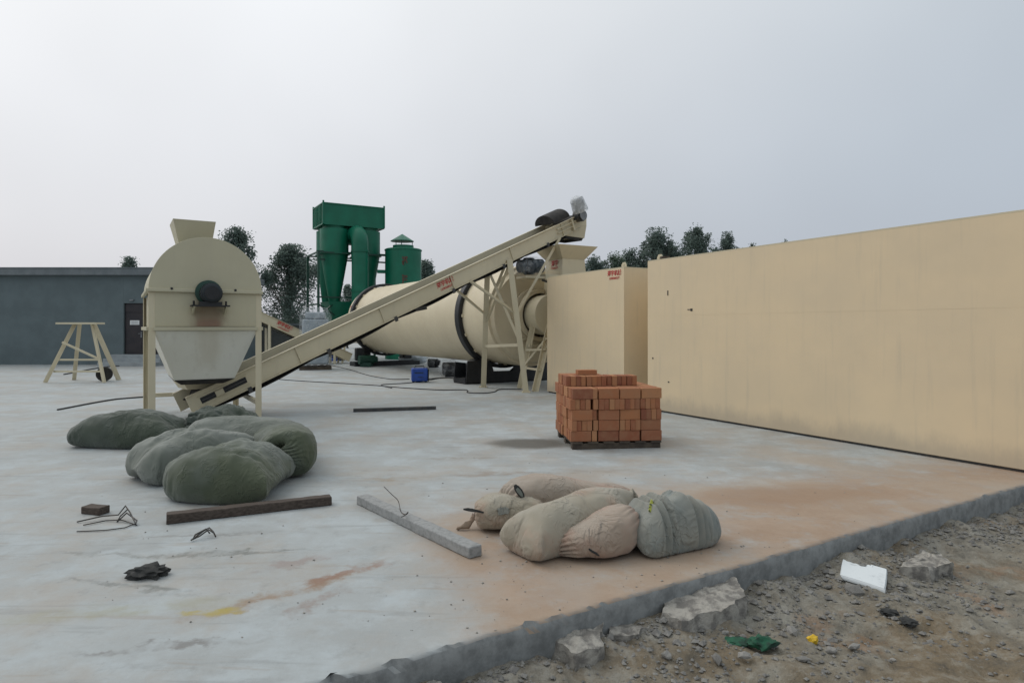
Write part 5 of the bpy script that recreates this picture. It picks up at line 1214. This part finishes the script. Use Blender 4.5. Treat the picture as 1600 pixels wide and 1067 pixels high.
# fine gravel: nobody could count it
rg = random.Random(3); m = MB()
octv = [(1, 0, 0), (-.9, .2, 0), (0, 1, .1), (.1, -.9, 0), (0, .1, .8), (.1, 0, -.8)]; octf = [(0, 2, 4), (2, 1, 4), (1, 3, 4), (3, 0, 4), (2, 0, 5), (1, 2, 5), (3, 1, 5), (0, 3, 5)]
cnt = 0
while cnt < 14000:
    s_, d_ = rg.uniform(-2.5, 6.8), -abs(rg.gauss(0, 1)) * 1.1 - .02
    p = edge_pt(s_, d_)
    if p.y < 1.9: continue
    cl = noise.noise((p.x * 1.6, p.y * 1.6, 8))
    if rg.random() > .25 + cl * 1.2 + math.exp(d_ * 2.5) * .9: continue
    r = .003 + .014 * rg.random() ** 3.5 + (.022 * rg.random() if rg.random() < .10 * math.exp(d_ * 2) + .02 else 0); a = rg.uniform(0, 6.28); c_, s2 = math.cos(a), math.sin(a)
    z = -.215 + 0.05 * noise.noise((p.x * 1.3, p.y * 1.3, 0)) + 0.035 * noise.noise((p.x * 4, p.y * 4, 3)) + 0.018 * noise.noise((p.x * 11, p.y * 11, 5)) + heap(s_, -d_)
    k1, k2 = rg.uniform(.7, 1.4), rg.uniform(.5, 1)
    m.add([(p.x + r * (x * k1 * c_ - y * s2), p.y + r * (x * k1 * s2 + y * c_), z + r * .3 + r * zz * k2) for x, y, zz in octv], octf); cnt += 1
tag(m.build('gravel', 'stone', own=True, smooth=0), 'pale gravel and crumbs of concrete over the dirt', 'gravel', kind='stuff')
m = MB(); cnt = 0
while cnt < 380:
    px, py = rg.uniform(150, 1450), 700 + 300 * rg.random() ** 1.0
    if rg.random() < .55: px, py = rg.gauss(1000, 170), rg.gauss(880, 60)
    if not (560 < py < 1060): continue
    x, y, _ = g(px, py)
    if (Vector((x, y)) - P0).dot(EN) < .03: continue
    r = .0025 + .008 * rg.random() ** 3; a = rg.uniform(0, 6.28); c_, s2 = math.cos(a), math.sin(a)
    m.add([(x + r * (u * c_ - w * s2), y + r * (u * s2 + w * c_), r * .4 + r * zz * .7) for u, w, zz in octv], octf); cnt += 1
tag(m.build('crumbs', 'broken_concrete', own=True, smooth=0), 'crumbs of concrete and grit scattered over the slab', 'grit', kind='stuff')

# ================================================================== TREES
def tree(X, Y, H, crown_r, crown_lo, seed, label, leaf='leaf_hazy', leaves=5200, size=.13, gap=.38):
    """tapered trunk, limbs out to leaf clumps spread through the crown's volume, upright sprays at the top"""
    r = random.Random(seed); root = thing('tree', label, 'tree', (X, Y, 0), 0); m = LB(); c = LB()
    def wig(p, q, rad, n=5):
        pts = [Vector(p).lerp(Vector(q), i / n) + Vector((r.gauss(0, .04), r.gauss(0, .04), 0)) * (0 < i < n) for i in range(n + 1)]
        m.tube(pts, [rad * (1 - .8 * i / n) for i in range(n + 1)], 6)
    wig((0, 0, -.1), (r.gauss(0, .15), r.gauss(0, .15), H * .9), H * .02, 8)
    nc = int(20 + 17 * crown_r); clumps = []
    for k in range(nc):
        t = r.random() ** .8; z = H * (crown_lo + (1 - crown_lo) * t)
        w = crown_r * max(.16, math.sin(math.pi * min(1, t * .82 + .18)) ** .8); a = r.uniform(0, 6.28); q = w * r.random() ** .5
        clumps.append((Vector((q * math.cos(a), q * math.sin(a), z * .97)), r.uniform(.45, 1.25), r.random() < gap))
    for k in range(int(4 + crown_r * 5)):      # leaders that break the outline
        a = r.uniform(0, 6.28); q = crown_r * r.uniform(.1, .95); z = H * (1 - .30 * (q / crown_r) ** 2 - r.uniform(0, .12))
        clumps.append((Vector((q * math.cos(a), q * math.sin(a), z)), r.uniform(.35, .6), False))
    clumps[-1] = (Vector((r.gauss(0, .1), 0, H - .15)), .5, False)
    for p, sp, thin in clumps: wig((0, 0, max(.4, p.z * r.uniform(.45, .7))), p, H * .006)
    m.build('trunk', 'bark', root, smooth=60)
    tot = sum((.3 if th else 1) * s_ for _, s_, th in clumps)
    for p0, sp, thin in clumps:
        g_ = sp * (.16 + .10 * crown_r)
        for k in range(int(leaves * 2.6 * sp * (.3 if thin else 1) / tot)):
            gc = lambda: max(-1.7, min(1.7, r.gauss(0, 1))); p = p0 + Vector((gc() * g_ * .85, gc() * g_ * .85, gc() * g_ * 1.1))
            s = size * .78 * r.uniform(.5, 1.3); a = Vector((r.gauss(0, 1), r.gauss(0, 1), r.gauss(0, .8))).normalized(); b = a.cross(Vector((r.gauss(0, 1), r.gauss(0, 1), r.gauss(0, 1)))).normalized()
            c.add([p - a * s * .6, p + b * s * .34 - a * s * .05, p + a * s * .6, p - b * s * .34 - a * s * .05], [(0, 1, 2, 3)])
    c.build('crown', leaf, root, smooth=0)
    return root
tree(-13.2, 38, 6.2, 2.0, .14, 3, 'dense dark tree right of the domed mixer', 'leaf_hazy', 9500, .15)
tree(-15.6, 36.5, 7.1, 1.25, .35, 8, 'tree whose thin top shows above the right shoulder of the dome', 'leaf_hazy', 2600, .15)
tree(-25.0, 42, 5.95, .8, .5, 12, 'tree whose small tip shows over the office roof', 'leaf_hazy', 2500, .15)
tree(-6.1, 46, 6.2, 1.0, .2, 17, 'small tree just right of the green tank', 'leaf_hazy', 3000, .17)
tree(-12.0, 47, 4.5, .9, .2, 19, 'small tree seen between the cyclone legs', 'leaf_hazy', 2600, .16)
tree(6.2, 49, 6.7, 1.5, .2, 22, 'low tree just right of the feed hopper', 'leaf_hazy', 3600, .18)
tree(8.0, 50, 7.0, 1.7, .2, 25, 'tree above the sticker on the shorter bin', 'leaf_green', 4500, .18)
tree(11.4, 51, 8.8, 2.7, .2, 29, 'broad rounded tree behind the corner of the long bin', 'leaf_hazy', 8500, .18)
tree(9.5, 52, 7.5, 2.1, .2, 31, 'tree filling the gap left of the broad rounded one', 'leaf_hazy', 5500, .18)
tree(15.0, 52, 9.4, 2.5, .2, 35, 'tallest spiky tree above the long bin', 'leaf_hazy', 7000, .18)
tree(13.3, 54, 7.9, 1.9, .2, 37, 'tree in the dip between the two tallest ones', 'leaf_hazy', 4000, .18)
tree(17.5, 52, 9.0, 1.5, .3, 41, 'narrow tree at the right end of the tree row', 'leaf_hazy', 3200, .17)
tree(19.4, 52, 8.3, .6, .45, 44, 'sparse tree top barely above the long bin', 'leaf_hazy', 1100, .16)
tree(22.0, 52, 8.6, .4, .6, 48, 'single twig tip above the long bin farther right', 'leaf_hazy', 500, .16)
# distant belt of trees on the horizon
rf = random.Random(77); m = MB()
for k in range(9000):
    x = rf.uniform(-170, 170); h = 4.2 + 2.2 * noise.noise((x * .05, 0, 0)) + 1.2 * noise.noise((x * .25, 2, 0)); z = h * rf.random() ** .7; y = 150 + rf.uniform(-6, 6); s = rf.uniform(.5, 1.1)
    a = Vector((rf.gauss(0, 1), rf.gauss(0, 1), rf.gauss(0, 1))).normalized() * s; b = a.cross(Vector((rf.gauss(0, 1), rf.gauss(0, 1), rf.gauss(0, 1)))).normalized() * s * .6
    m.add([Vector((x, y, z)) - a, Vector((x, y, z)) + b, Vector((x, y, z)) + a, Vector((x, y, z)) - b], [(0, 1, 2, 3)])
tag(m.build('far_woodland', 'leaf_hazy', own=True, smooth=0), 'far belt of trees along the horizon', 'woodland', kind='stuff')
